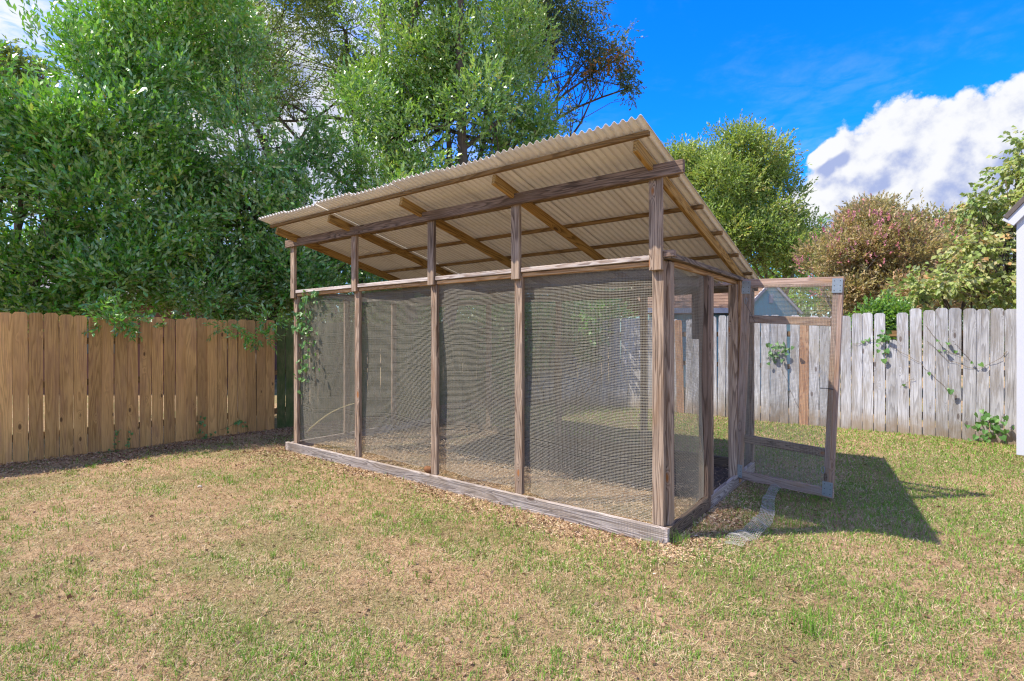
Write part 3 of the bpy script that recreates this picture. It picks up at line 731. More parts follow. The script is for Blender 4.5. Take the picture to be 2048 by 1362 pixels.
def curve(a, b, rng, bend=.12, n=7):
    a, b = np.array(a, float), np.array(b, float); t_ = np.linspace(0, 1, n)[:, None]; L = np.linalg.norm(b - a)
    off = rng.normal(size=3) * bend * L; off2 = rng.normal(size=3) * bend * .4 * L
    return a + (b - a) * t_ + off * np.sin(t_ * np.pi) * 1.0 + off2 * np.sin(t_ * 2 * np.pi)


def tree(name, label, cat, base, blobs, nshoot, per, L, ll, lw, leaf, bark, seed, trunk_r=.12, trunks=1, nbr=60, fork=.35, group=None, extra=None, **kw):
    rng = np.random.default_rng(seed + 100)
    root = empty(name, base); tag(root, label, cat, group)
    kw.setdefault('sub', 12)
    V, Fq, tint, P, Sd, sl = crown(blobs, nshoot, per, L, ll, lw, seed, **kw)
    if extra: # extra shoots given as points
        for e in extra:
            V2, F2, t2, *_ = crown(*e[0], **e[1]); Fq = np.concatenate([Fq, F2 + len(V)]); V = np.concatenate([V, V2]); tint = np.concatenate([tint, t2])
    tag(link('crown', from_np('crown', V, Fq, tint, M[leaf]), None, root), kind='stuff')
    B = np.array([b[:3] for b in blobs]); top = B[np.argmax(B[:, 2])]
    paths = []
    for k in range(trunks):
        b0 = np.array(base, float) + np.array([rng.normal() * .18 * (trunks > 1), rng.normal() * .18 * (trunks > 1), -.1])
        tg = B[rng.integers(len(B))] if trunks > 1 else top
        tr = curve(b0, tg * np.array([1, 1, 1.0]), rng, .05, 10); paths.append((tr, np.linspace(trunk_r, trunk_r * .3, 10)))
        for bl in B:
            if rng.random() < 1.0 / trunks + .2:
                f_ = rng.uniform(fork, .8); st = tr[int(f_ * 9)]
                br = curve(st, bl, rng, .08, 7); r0 = trunk_r * .5 * (1 - f_ * .5); paths.append((br, np.linspace(r0, r0 * .35, 7)))
                for q_ in P[rng.choice(len(P), min(len(P), max(2, nbr // (len(B) * trunks))))]:
                    s2 = br[rng.integers(3, 7)]
                    if np.linalg.norm(q_ - s2) < 3.2: paths.append((curve(s2, q_, rng, .08, 5), np.linspace(r0 * .3, .004, 5)))
    Vt, Ft = tubes(paths, 6)
    link('trunk', from_np('trunk', Vt, Ft, mat=M[bark], smooth=True), None, root)
    return root


def at(px, py, Y): return ((px - 1024) / 1050 * Y, Y, CAM_H + (673.4 - py) / 1050 * Y)
def bl(px, py, Y, rx, rz, ry=None): x, y, z = at(px, py, Y); return (x, y, z, rx, ry or rx, rz)

def over_left(P):   # keep leaves off our side of the left fence below its top
    a, b = inside(P); return (a < -.12) | (P[:, 2] > 1.95)

tree('glossy_evergreen', 'broad glossy evergreen with upright shoots, leftmost big tree above the pine fence', 'tree', (-8.1, 7.6, 0),
     [bl(60, 470, 8.3, 1.7, 1.5), bl(-80, 350, 8.2, 1.6, 1.8), bl(110, 320, 8.6, 1.3, 1.0), bl(230, 250, 9.0, 1.2, 1.3), bl(260, 430, 8.9, 1.5, 1.4), bl(290, 120, 9.4, 1.2, 1.1), bl(180, 560, 8.5, 1.4, .8), bl(40, 580, 8.0, 1.3, .5), bl(360, 20, 9.8, 1.1, 1.0), bl(-150, 520, 8, 1.5, 1.2), bl(240, 120, 9.0, .5, .7)],
     9500, 10, .40, .105, .044, 'leaf_a', 'bark', 11, .10, 3, 160, up=.75, out=.7, gap=(1.6, -.4), keep=over_left, flat=2.0,
     extra=[(([bl(240, 645, 7.15, .28, .12), bl(285, 650, 7.3, .2, .1), bl(225, 615, 7.3, .3, .12)], 90, 9, .2, .08, .03, 12), dict(up=-.1, out=.8, shell=.1, gap=(.5, -9))),
            (([bl(450, 655, 8.05, .22, .05), bl(490, 668, 8.15, .25, .05), bl(525, 676, 8.3, .2, .05), bl(540, 640, 8.5, .25, .1)], 75, 8, .2, .08, .028, 13), dict(up=-.2, out=.8, shell=.1, gap=(.5, -9)))])
tree('dark_evergreen', 'dense dark evergreen with double trunk above the left end of the roof', 'tree', (-5.3, 10.6, 0),
     [bl(420, 480, 9.9, 1.5, 1.5), bl(480, 300, 10.4, 1.6, 1.5), bl(600, 420, 10.8, 1.5, 1.5), bl(640, 250, 11.3, 1.4, 1.5), bl(560, 560, 10.4, 1.3, .8), bl(400, 590, 9.6, 1.1, .55), bl(660, 560, 11.0, 1.3, .9), bl(470, 130, 11, 1.5, 1.2)],
     7800, 9, .38, .105, .044, 'leaf_b', 'bark', 21, .13, 2, 160, gap=(1.4, -.45), keep=over_left, flat=1.4)
tree('tall_slender_tree', 'tall slender tree with bare forked trunk and yellow green leaves, behind the evergreens', 'tree', (-3.9, 13.5, 0),
     [bl(420, 60, 14, 2.3, 1.6), bl(560, 30, 14, 2.0, 1.6), bl(690, 60, 13.6, 1.6, 1.9), bl(480, 190, 13.5, 1.6, 1.2), bl(330, 120, 14, 1.6, 1.2)],
     10000, 7, .4, .09, .038, 'leaf_c', 'bark', 31, .16, 2, 220, gap=(.9, -.45), shell=.15, fork=.5, flat=1.5)
tree('large_holly_tree', 'large dense green tree rising directly behind the middle of the roof', 'tree', (-2.0, 13.0, 0),
     [bl(830, 100, 12.0, 1.9, 1.8), bl(960, 60, 12.2, 1.8, 1.7), bl(760, 260, 11.6, 1.6, 1.6), bl(900, 260, 11.8, 1.7, 1.5), bl(1040, 190, 12.4, 1.1, 1.4), bl(1030, 290, 12.2, 1.0, .8), bl(850, 420, 11.6, 2.0, 1.3), bl(700, 430, 11.4, 1.5, 1.4), bl(980, 430, 12, 1.4, 1.2), bl(900, -80, 12.0, 2.2, 1.6), bl(780, -200, 12, 2.0, 1.6), bl(930, -190, 10.8, 1.7, 1.3)],
     11500, 9, .38, .105, .044, 'leaf_e', 'bark', 41, .18, 2, 200, gap=(1.1, -.4), flat=1.5)
tree('oak_tree', 'dark leaved oak with drooping branches against the blue sky, some leaves orange', 'tree', (.6, 18.5, 0),
     [bl(1130, 20, 16.5, 1.4, 1.6), bl(1180, 110, 16.5, .8, 1.0), bl(1248, 110, 16.5, .45, 1.0), bl(1262, 175, 16.5, .35, .55), bl(1180, 205, 16.5, .5, .45), bl(1100, 130, 16.3, 1.0, 1.3), bl(1090, 240, 16.3, .8, .5), bl(1040, -20, 16.5, 2, 1.3)],
     3600, 8, .35, .10, .045, 'leaf_d', 'bark', 51, .2, 1, 260, gap=(1.1, -.25), up=-.3, shell=.15, fork=.6, droop=.4, flat=2)
oakorange = crown([bl(1205, 150, 16.2, .5, .5), bl(1225, 120, 16.2, .4, .35)], 60, 8, .3, .10, .05, 52, up=-.3, shell=.1, droop=.4)
tag(link('crown', from_np('crown', oakorange[0], oakorange[1], oakorange[2], M['leaf_o']), None, bpy.data.objects['oak_tree']), kind='stuff')
tree('distant_oak', 'small distant tree with orange patches at the top left edge', 'tree', (-21, 22, 0),
     [bl(30, 150, 22, 1.7, 1.2), bl(70, 130, 22, 1.0, .7), bl(-20, 120, 22, 1.3, 1.0), bl(50, 220, 22, 1.8, 1.5), bl(0, 330, 22, 2.6, 2.4)],
     3200, 8, .5, .17, .08, 'leaf_c', 'bark', 61, .2, 1, 80, gap=(.8, -.1), shell=.2)
tree('rounded_green_tree', 'rounded mid green tree directly right of the roof, behind the teal house', 'tree', (11.0, 23.5, 0),
     [bl(1440, 380, 22, 2.3, 2.2), bl(1480, 320, 22, 1.5, 1.2), bl(1540, 420, 22, 1.5, 1.9), bl(1400, 330, 22, 1.4, 1.0), bl(1500, 490, 21.5, 2.2, 1.4), bl(1562, 325, 22, .4, .7), bl(1585, 500, 21, .9, 1.3), bl(1400, 480, 22, 2.0, 1.6)],
     12000, 8, .6, .14, .064, 'leaf_f', 'thinbark', 71, .2, 2, 240, gap=(1.3, -.7), flat=1.4)
tree('crape_myrtle', 'wide crape myrtle with rusty leaves and pink blossoms under the white cloud', 'tree', (9.6, 13.4, 0),
     [bl(1700, 520, 13.2, 1.1, 1.15), bl(1780, 490, 13.3, 1.2, .95), bl(1745, 455, 13.3, .65, .5), bl(1860, 505, 13.4, 1.1, 1.0), bl(1635, 550, 13.2, .55, .75), bl(1760, 590, 13.0, 1.8, .6), bl(1900, 490, 13.5, .8, .7), bl(1930, 560, 13.4, .8, .8), bl(1665, 600, 12.8, .8, .5)],
     11000, 9, .36, .088, .040, 'leaf_m', 'thinbark', 81, .06, 6, 320, gap=(1.6, -.4), up=.8, flat=1.4)
fl = crown([bl(1700, 505, 13.0, 1.15, 1.0), bl(1750, 455, 13.2, .7, .62), bl(1850, 500, 13.2, 1.0, .8), bl(1640, 540, 13.0, .6, .6)], 450, 7, .14, .045, .04, 82, up=1.2, shell=.95, gap=(1.5, .0))
tag(link('blossoms', from_np('blossoms', fl[0], fl[1], fl[2], M['leaf_p']), None, bpy.data.objects['crape_myrtle']), kind='stuff')
tree('dogwood_tree', 'loose dogwood with large drooping leaves beside the shed roof', 'tree', (9.6, 10.0, 0),
     [bl(1990, 400, 9.6, .5, .5), bl(2040, 330, 9.5, .35, .6), bl(1930, 395, 9.5, .3, .16), bl(1960, 425, 9.5, .4, .16), bl(2030, 440, 9.4, .5, .5), bl(1960, 520, 9.2, .6, .35), bl(1880, 570, 9.2, .65, .2), bl(1830, 590, 9.2, .35, .12), bl(1990, 580, 9.2, .7, .35), bl(2100, 400, 9.5, .8, 1.0), bl(2120, 560, 9.5, 1.0, .8)],
     1500, 8, .26, .105, .062, 'leaf_g', 'bark', 91, .06, 2, 140, gap=(1.5, -.5), up=.1, shell=.2, droop=.8, flat=2)
tree('background_evergreen', 'low dark green tree top just right of the rounded green tree, far behind', 'tree', (17, 28, 0),
     [bl(1650, 490, 28, 1.6, 1.1), bl(1600, 560, 28, 3, 2)], 1800, 8, .5, .2, .09, 'leaf_e', 'bark', 95, .2, 1, 20, gap=(.8, -.5), group='far tree tops')
tree('background_evergreen', 'far green tree top behind the crape myrtle, left of the dogwood', 'tree', (23, 28, 0),
     [bl(1880, 470, 28, 2.2, 1.1), bl(1930, 500, 28, 2.2, 1.3), bl(1830, 520, 28, 3, 2)], 2800, 8, .5, .2, .09, 'leaf_e', 'bark', 96, .2, 1, 20, gap=(.8, -.5), group='far tree tops')
tree('hedge_shrub', 'bright green shrub showing just above the grey fence by the gate', 'shrub', (7.4, 9.4, 0),
     [bl(1720, 640, 9.6, .55, .45), bl(1790, 660, 9.3, .4, .45), bl(1650, 640, 10.0, .4, .3)], 1100, 8, .2, .07, .035, 'leaf_e', 'bark', 97, .04, 2, 10, gap=(.8, -.9))
tree('background_thicket', 'shadowy thicket seen through the wire behind the left fence corner', 'tree', (-1.0, 15.8, 0),
     [bl(700, 590, 14, 2.4, 1.5), bl(900, 590, 15, 2.4, 1.5), bl(1080, 590, 16, 2.0, 1.3), bl(1190, 600, 16.5, 1.6, 1.0), bl(540, 600, 12.4, 1.4, 1.1)], 5500, 8, .4, .12, .05, 'leaf_b', 'bark', 98, .1, 2, 30, gap=(.8, -.6))

iv = []  # ivy lobes added over the fence corner to darken the view through the wire
for k_, t_ in enumerate(np.linspace(5.7, 9.0, 9)):
    p_ = RP + RD * float(t_) + Vector(RN) * .22; iv.append((p_.x, p_.y, 1.0 + .35 * math.sin(k_ * 1.9), .34, .34, .62 + .15 * math.cos(k_ * 2.3)))
    if k_ % 2: iv.append((p_.x, p_.y, 1.95, .4, .4, .4))
tree('added_fence_ivy', 'dark ivy mass added to darken the back fence corner, seen only through the wire', 'ivy', tuple(RP + RD * 7.3 + Vector(RN) * .2), iv, 2300, 8, .22, .085, .055, 'leaf_b', 'stem', 99, .02, 3, 60, gap=(1.2, -.5), up=-.1, flat=1.5, sub=0)
V, Fq, tint, *_ = crown([(x_, 46 + 6 * math.sin(x_ * .3), 1.6 + 1.2 * math.sin(x_ * .23) ** 2, 5.5, 4, 3.2) for x_ in range(-60, 84, 6)], 7500, 5, 1.2, .55, .34, 120, gap=(.3, -2), shell=.4)
tag(link('distant_woods', from_np('distant_woods', V, Fq, tint, M['leaf_d']), None), kind='stuff')

# ------------------------------------------------------------------ vines with single leaves
def heart(name, mat, sz=.05):
    pts = [(0, 0), (-.42, -.12), (-.55, .2), (-.38, .62), (0, 1.05), (.38, .62), (.55, .2), (.42, -.12)]
    bm = bmesh.new(); vs = [bm.verts.new((x * sz, y * sz, (abs(x) * .35 - y * y * .15) * sz)) for x, y in pts]; c = bm.verts.new((0, .42 * sz, -.06 * sz))
    for k in range(8): bm.faces.new((c, vs[k], vs[(k + 1) % 8]))
    me = bpy.data.meshes.new(name); bm.to_mesh(me); bm.free()
    a = me.attributes.new('tint', 'FLOAT', 'FACE'); a.data.foreach_set('value', [random.uniform(.1, .9)] * 8)
    me.materials.append(mat); return me


HM = [heart('leaf', M['leaf_v']) for _ in range(6)]
def vine(name, label, strands, n, seed, spread, size=(.7, 1.3), nrm=(0, -1, 0), stem_r=.0022, cat='vine'):
    rng = random.Random(seed); root = empty(name, strands[0][0]); tag(root, label, cat)
    sm = np.random.default_rng(seed); paths = []
    for st in strands:
        st = np.array([tuple(p) for p in st], float); t_ = np.linspace(0, len(st) - 1, 14)
        c_ = np.stack([np.interp(t_, range(len(st)), st[:, k]) for k in range(3)], -1) + sm.normal(size=(14, 3)) * .008
        paths.append((c_, stem_r))
    Vt, Ft = tubes(paths, 4); link('stem', from_np('stem', Vt, Ft, mat=M['stem']), None, root)
    wts = [n // len(paths)] * len(paths) if isinstance(n, int) else n
    for (c_, _), cnt in zip(paths, wts):
        for _k in range(cnt):
            f_ = rng.random() * 12.99; i_ = int(f_); p = Vector(c_[i_]).lerp(Vector(c_[i_ + 1]), f_ - i_)
            p += Vector((rng.gauss(0, spread), rng.gauss(0, spread), rng.gauss(0, spread)))
            z = (Vector(nrm) + Vector((rng.gauss(0, .45), rng.gauss(0, .45), rng.gauss(.35, .4)))).normalized()
            y = Vector((rng.gauss(0, .5), rng.gauss(0, .5), -1)); y = (y - z * y.dot(z)).normalized(); x = y.cross(z)
            mw = Matrix((x, y, z)).transposed().to_4x4(); mw.translation = p
            link('leaf', rng.choice(HM), None, root, mw @ Matrix.Scale(rng.uniform(*size), 4))
    return root


fw = -Vv
vine('climbing_vine', 'leafy green vine climbing the wire beside the far left post of the run',
     [[W(5.12, .03, .75), W(5.08, .03, 1.2), W(5.05, .02, 1.7), W(4.95, .02, 2.08)], [W(5.05, .03, 2.1), W(4.8, .0, 2.14), W(4.6, .02, 2.08)], [W(4.98, .02, 2.0), W(4.9, .03, 1.5), W(4.93, .03, 1.05)], [W(4.85, .03, 1.9), W(4.7, .03, 1.4), W(4.75, .03, .95)], [W(5.1, .02, 1.8), W(5.08, .02, 1.65)]],
     [38, 40, 42, 12, 30], 31, .045, (.7, 1.25), nrm=tuple(fw))
def RF(px, z, off=.03):   # a point on the right fence's face at picture column px
    k = (px - 1024) / 1050; t_ = (RP.x - k * RP.y) / (abs(RD.x) + k * RD.y); p = RP + RD * t_ + Vector(RN) * off; p.z = z; return p
vine('fence_vine', 'sparse vine with a leaf cluster on the grey fence right of the open gate',
     [[RF(1705, 1.45), RF(1755, 1.52), RF(1775, 1.3)], [RF(1755, 1.5), RF(1770, 1.6)], [RF(1775, 1.45), RF(1835, 1.2), RF(1905, .75)]], [8, 22, 3], 32, .045, (.8, 1.5), nrm=RN)
vine('fence_vine', 'nearly bare brown vine stems straggling across the upper grey boards left of the shed',
     [[RF(1850, 1.72), RF(1885, 1.4), RF(1930, 1.25)], [RF(1855, 1.5), RF(1900, 1.2), RF(1960, 1.1), RF(2015, 1.35)], [RF(1905, 1.5), RF(1945, 1.2)], [RF(1830, .95), RF(1800, .8)]], [2, 3, 3, 1], 33, .03, (.6, 1.2), nrm=RN)
vine('fence_sapling', 'small leafy sapling against the foot of the grey fence near the shed',
     [[RF(1975, .1, .1), RF(1980, .35, .12), RF(1965, .55, .1)], [RF(1975, .15, .1), RF(1940, .32, .1)], [RF(1978, .2, .1), RF(2005, .5, .1)]], [26, 12, 14], 34, .06, (.8, 1.5), nrm=RN, cat='sapling')
vine('fence_creeper', 'green leafy creeper on the grey boards seen through the open gate',
     [[RF(1540, 1.15), RF(1548, 1.45), RF(1560, 1.3)], [RF(1535, 1.2), RF(1580, 1.35)], [RF(1545, 1.3), RF(1570, .9), RF(1600, .3)]], [22, 14, 3], 35, .06, (.9, 1.6), nrm=RN)
def LF(px, z, off=.03):
    k = (px - 1024) / 1050; t_ = (k * LP.y - LP.x) / (LD.x - k * LD.y); p = LP + LD * t_ + Vector(LN) * off; p.z = z; return p
vine('ground_creeper', 'low creeper with small green leaves climbing the foot of the pine fence near its end',
     [[LF(398, .02), LF(400, .25), LF(402, .42)], [LF(440, .1), LF(480, .22), LF(495, .1)], [LF(400, .05, .1), LF(430, .03, .15)]], [16, 20, 10], 36, .035, (.5, 1.0), nrm=LN)
vine('ground_creeper', 'thin creeper sprouting between pine boards left of the middle of the fence',
     [[LF(228, .0), LF(230, .3)], [LF(256, .0), LF(257, .25)], [LF(190, .02, .1), LF(240, .02, .12)]], [12, 8, 8], 37, .02, (.4, .8), nrm=LN)

# thin diagonal stick in the left bay of the run
rng = np.random.default_rng(4)
pts = curve(tuple(W(5.1, .14, .27)), tuple(W(4.15, .25, .72)), rng, .03, 8)
Vt, Ft = tubes([(pts, np.linspace(.011, .006, 8))], 6)
tag(link('dead_branch', from_np('dead_branch', Vt, Ft, mat=plain('pale_stick', (.5, .42, .2), .8)), None), 'pale dead stick leaning inside the left bay of the wire run', 'branch')

# ------------------------------------------------------------------ grass, litter, straw
def in_run(P, m=.0): s, v = sv_of(P); return (s > -m) & (s < LEN + m) & (v > -m) & (v < DEP + m)


def scatter(n, rng, y0, y1, power, extra=2.0):
    u = rng.random(n); e = 2 - power
    Y = (y0 ** e + u * (y1 ** e - y0 ** e)) ** (1 / e)
    X = rng.uniform(-1, 1, n) * (Y * 1.0 + extra * .6)
    P = np.stack([X, Y, np.zeros(n)], -1); a, b = inside(P)
    return P[(a > .03) & (b > .03)]


def blades(P, h, wd, lean, rng, tris=True):
    n = len(P); ang = rng.uniform(0, 6.283, n); dr = np.stack([np.cos(ang), np.sin(ang), 0 * ang], -1); sd = np.stack([-dr[:, 1], dr[:, 0], 0 * ang], -1)
    up = np.array([0, 0, 1.0]); h = h[:, None]; wd = wd[:, None]; lean = lean[:, None]
    m1 = P + up * h * .55 * np.cos(lean * .6) + dr * h * .55 * np.sin(lean * .6); tip = m1 + up * h * .5 * np.cos(lean * 1.4) + dr * h * .5 * np.sin(lean * 1.4)
    V = np.stack([P - sd * wd * .5, P + sd * wd * .5, m1 + sd * wd * .42, m1 - sd * wd * .42, tip], 1).reshape(-1, 3)
    k = np.arange(n)[:, None] * 5
    Fq = np.concatenate([k + np.array([[0, 1, 2]]), k + np.array([[0, 2, 3]]), k + np.array([[3, 2, 4]])], 1).reshape(-1, 3)
    return V, Fq


rng = np.random.default_rng(77)
pat = wobble(np.random.default_rng(5), 1.6, 10); pat2 = wobble(np.random.default_rng(6), 5.5, 10); pat3 = wobble(np.random.default_rng(8), 14, 12)
def bare(P):
    """0..1: 1 where the turf is worn bare (round the run, along the left fence)"""
    s, v = sv_of(P); dx = np.maximum(np.maximum(-s, s - LEN), 0); dy = np.maximum(np.maximum(-v, v - DEP), 0); dist = np.hypot(dx, dy)
    b1 = np.clip(1.1 - dist / .42 + .35 * pat2(P), 0, 1) * (v < 1.2)
    a, b = inside(P); b2 = np.clip(1.25 - a / 1.15 + .25 * pat2(P), 0, 1)
    b3 = np.clip((s - 3.4) * .5, 0, 1) * np.clip(1.2 - dist / 1.0, 0, 1)
    return np.maximum(np.maximum(b1, b2), b3 * .9)


P = scatter(330000, rng, 1.7, 11, 1.55); P = P[~in_run(P, .03)]
g = .5 + .5 * np.tanh(.9 * pat(P) + .9 * pat2(P) + .8 * pat3(P)) ; right = np.clip((P[:, 0] + 2) / 6 + (P[:, 1] - 5) * .06, 0, 1)
pr = np.clip(.10 + .85 * g ** 1.7 + .42 * right, 0, 1) * (1 - .93 * bare(P))
s, v = sv_of(P); pr = np.where((v > DEP) | (s < -.3) & (v > 1.0), np.maximum(pr, .75), pr)
P = P[rng.random(len(P)) < pr]; n = len(P)
P[:, 2] = gz(P[:, 0], P[:, 1]) - .002
V, Fq = blades(P, rng.gamma(5, .0050, n) + .010, (.0022 + .0008 * P[:, 1]) * rng.uniform(.6, 1.2, n), rng.uniform(.2, 1.3, n), rng)
tint = np.clip(.35 + .22 * rng.normal(size=n) - .0 * pat2(P), 0, .97)
tag(link('green_grass', from_np('green_grass', V, Fq, np.repeat(tint, 3), M['grass']), None), kind='stuff', label='thin green lawn grass', cat=None)
print('grass', n)
# tufts of longer green grass
TP = []
for _ in range(420):
    c_ = scatter(8, rng, 2.2, 9, 1.5)
    if len(c_) and not in_run(c_[:1], .05)[0] and bare(c_[:1])[0] < .5: TP.append((c_[0], rng.integers(8, 26), rng.uniform(.012, .04), rng.uniform(.035, .075)))
TP += [(np.array([1.58, 2.78, 0]), 90, .05, .12), (np.array([1.0, 3.9, 0]), 40, .04, .09), (np.array([1.25, 3.95, 0]), 60, .05, .12), (np.array([1.5, 4.25, 0]), 40, .06, .1), (np.array([2.3, 4.35, 0]), 30, .05, .1),
       (np.array([1.72, 2.9, 0]), 40, .04, .1), (np.array([.2, 2.5, 0]), 40, .04, .08), (np.array([-1.35, 2.75, 0]), 40, .04, .09)]
PP = np.concatenate([np.array(c_) + np.concatenate([rng.normal(size=(k, 2)) * r_, np.zeros((k, 1))], 1) for c_, k, r_, h_ in TP]); hh = np.concatenate([np.full(k, h_) for c_, k, r_, h_ in TP])
PP[:, 2] = gz(PP[:, 0], PP[:, 1]) - .002; n = len(PP)
V, Fq = blades(PP, hh * rng.uniform(.6, 1.3, n), .0036 * rng.uniform(.6, 1.2, n), rng.uniform(.1, 1.0, n), rng)
tag(link('grass_tufts', from_np('grass_tufts', V, Fq, np.repeat(np.clip(.15 + .25 * rng.random(n), 0, 1), 3), M['grass']), None), kind='stuff')
# dry thatch lying low
def slivers(P, ln, wd, pitch, rng):
    n = len(P); ang = rng.uniform(0, 6.283, n); pt = rng.uniform(-pitch, pitch, n)
    dr = np.stack([np.cos(ang) * np.cos(pt), np.sin(ang) * np.cos(pt), np.abs(np.sin(pt))], -1); sd = unit(np.cross(dr, np.array([0, 0, 1.0]) + rng.normal(size=(n, 3)) * .35))
    l = ln[:, None]; w_ = wd[:, None]
    V = np.stack([P - sd * w_ * .5, P + sd * w_ * .5, P + dr * l + sd * w_ * .3 , P + dr * l - sd * w_ * .3], 1).reshape(-1, 3)
    return V, np.arange(n * 4).reshape(n, 4)


P = scatter(450000, rng, 1.7, 11, 1.6); P = P[~in_run(P, .03)]
P = P[rng.random(len(P)) < .80 - .40 * bare(P)]; n = len(P); P[:, 2] = gz(P[:, 0], P[:, 1]) + rng.uniform(0, .012, n)
V, Fq = slivers(P, rng.uniform(.010, .040, n), (.0013 + .0005 * P[:, 1]) * rng.uniform(.7, 1.3, n), .75, rng)
tag(link('dry_grass', from_np('dry_grass', V, Fq, np.clip(rng.normal(.5, .26, n) + .12 * pat2(P), 0, 1), M['straw']), None), kind='stuff')
print('thatch', n)
# straw bedding inside the run
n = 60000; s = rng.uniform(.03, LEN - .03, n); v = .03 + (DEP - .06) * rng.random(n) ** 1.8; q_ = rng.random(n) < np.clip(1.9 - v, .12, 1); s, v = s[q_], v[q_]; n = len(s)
P = Nn + s[:, None] * Un + v[:, None] * Vn; P[:, 2] = .012 + .02 * np.abs(pat2(P)) * .5 + rng.uniform(0, .02, n)
V, Fq = slivers(P, rng.uniform(.01, .05, n), rng.uniform(.002, .006, n), .5, rng)
tag(link('straw_bedding', from_np('straw_bedding', V, Fq, np.clip(rng.normal(.5, .28, n), 0, 1), M['chips']), None), kind='stuff')
# wood chips and dead leaves on the worn ground
P = scatter(330000, rng, 2.2, 13, .7); P = P[~in_run(P, .03)]; P = P[rng.random(len(P)) < .01 + .75 * bare(P) ** 1.5]
s, v = sv_of(P); far = (s > 2.2) & (v > -1.6)
n = len(P); P[:, 2] = gz(P[:, 0], P[:, 1]) + rng.uniform(0, .02, n)
V, Fq = leaves_np(P, unit(rng.normal(size=(n, 3)) * np.array([1, 1, .3])), rng.uniform(.015, .05, n), rng.uniform(.008, .025, n), rng, flat=.7)
tag(link('leaf_litter', from_np('leaf_litter', V, Fq, np.clip(rng.random(n) ** 1.2 + .25 * (~far), 0, 1), M['litter']), None), kind='stuff')
print('litter', n)
# pale chips trodden out of the run
Q = Nn + rng.uniform(-.6, LEN + .3, 10000)[:, None] * Un - (.03 + rng.exponential(.12, 10000))[:, None] * Vn
Q2 = Nn - (.03 + rng.exponential(.2, 9000))[:, None] * Un + rng.uniform(-.4, 2.9, 9000)[:, None] * Vn; Q = np.concatenate([Q, Q2]); n = len(Q)
Q = Q[~in_run(Q, .02)]; Q = Q[pat2(Q) > rng.normal(size=len(Q)) * .6 - .4]; n = len(Q); Q[:, 2] = gz(Q[:, 0], Q[:, 1]) + rng.uniform(0, .015, n)
V, Fq = slivers(Q, rng.uniform(.008, .03, n), rng.uniform(.002, .007, n), .4, rng)
tag(link('scattered_chips', from_np('scattered_chips', V, Fq, np.clip(rng.normal(.45, .28, n), 0, 1), M['chips']), None), kind='stuff')
# scattered single dead leaves on the lawn
P = scatter(1500, rng, 2.2, 8, 1.2); P = P[~in_run(P, .05)]; n = len(P); P[:, 2] = gz(P[:, 0], P[:, 1]) + .012
V, Fq = leaves_np(P, unit(rng.normal(size=(n, 3)) * np.array([1, 1, .2])), rng.uniform(.02, .045, n), rng.uniform(.015, .03, n), rng, flat=.4)
tag(link('fallen_leaves', from_np('fallen_leaves', V, Fq, rng.random(n), M['litter']), None), kind='stuff')

# dark sheets painting in the shade under the trees and in the run's back
def patch(name, pts, z, mat, n=14):
    a_, b_, c_, d_ = [np.array(p_, float) for p_ in pts]; V_ = []
    for i_ in range(n + 1):
        for j_ in range(n + 1):
            f_, h_ = i_ / n, j_ / n; p_ = (a_ * (1 - f_) + b_ * f_) * (1 - h_) + (d_ * (1 - f_) + c_ * f_) * h_
            V_.append((p_[0], p_[1], float(gz(p_[0], p_[1])) + z))
    F_ = [(i_ * (n + 1) + j_, (i_ + 1) * (n + 1) + j_, (i_ + 1) * (n + 1) + j_ + 1, i_ * (n + 1) + j_ + 1) for i_ in range(n) for j_ in range(n)]
    me = bpy.data.meshes.new(name); me.from_pydata(V_, [], F_); me.materials.append(mat); tag(link(name, me, None), kind='structure')
m, t = new_mat('painted_shade_soil'); p_ = t.add('ShaderNodeTexCoord').outputs['Object']
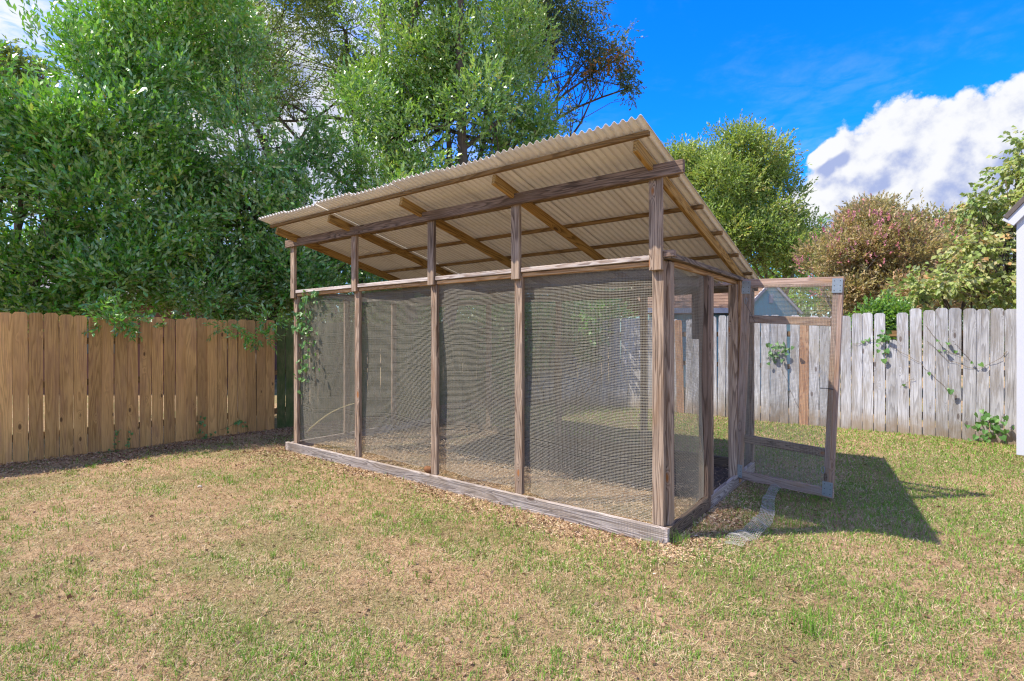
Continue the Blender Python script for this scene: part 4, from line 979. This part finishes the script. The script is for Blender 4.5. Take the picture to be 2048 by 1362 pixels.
c = t.mix(t.mr(t.noise(p_, 30, 5, .7), .35, .65), (.045, .03, .02), (.15, .10, .06)); c = t.mix(t.mr(t.noise(p_, 3, 4, .6), .5, .65, 0, .5), c, (.07, .09, .03))
finish(t, t.add('ShaderNodeBsdfPrincipled', {'Base Color': c, 'Roughness': .95, 'Normal': t.add('ShaderNodeBump', {'Height': t.noise(p_, 40, 4, .7), 'Strength': .8, 'Distance': .02}).outputs[0]}).outputs[0]); M['shade_soil'] = m
patch('run_shade_sheet', [W(.03, 1.22, 0)[:], W(LEN - .03, .8, 0)[:], W(LEN - .03, DEP - .03, 0)[:], W(.03, DEP - .03, 0)[:]], .012, M['shade_soil'])
patch('yard_shade_sheet', [W(.9, DEP + .06, 0)[:], W(LEN + 1.0, DEP - .3, 0)[:], (-.4, 12.8, 0), (2.9, 10.25, 0)], .008, M['shade_soil'])

# two small stones
def rock(name, label, loc, size, col, seed):
    bm = bmesh.new(); bmesh.ops.create_icosphere(bm, subdivisions=3, radius=1); rr = wobble(np.random.default_rng(seed), 1.7)
    for v_ in bm.verts: v_.co *= 1 + .18 * float(rr(np.array([v_.co[:]]))[0])
    for v_ in bm.verts: v_.co = Vector((v_.co.x * size[0], v_.co.y * size[1], v_.co.z * size[2]))
    me = bpy.data.meshes.new(name); bm.to_mesh(me); bm.free()
    for p_ in me.polygons: p_.use_smooth = True
    o = link(name, me, plain(name + '_stone', col, .9, 0, .6, 30, .2, .6)); o.location = loc; tag(o, label, 'stone')
rock('stone', 'brown stone on the grass by the shed corner at the right edge', (5.68, 5.75, .04), (.1, .07, .05), (.2, .13, .09), 1)
rock('stone', 'small white stone on the lawn in front of the pine fence', (-3.22, 5.42, .012), (.024, .018, .014), (.5, .45, .36), 2)
rock('stone', 'rusty brown clod against the inside of the front base board', tuple(W(2.62, .06, .14)), (.05, .04, .035), (.2, .09, .04), 3)
tot = sum(sum(1 for _ in [0]) and len(o.data.loops) - 2 * len(o.data.polygons) for o in bpy.data.objects if o.type == 'MESH'); print('tris', tot, 'objects', len(bpy.data.objects))
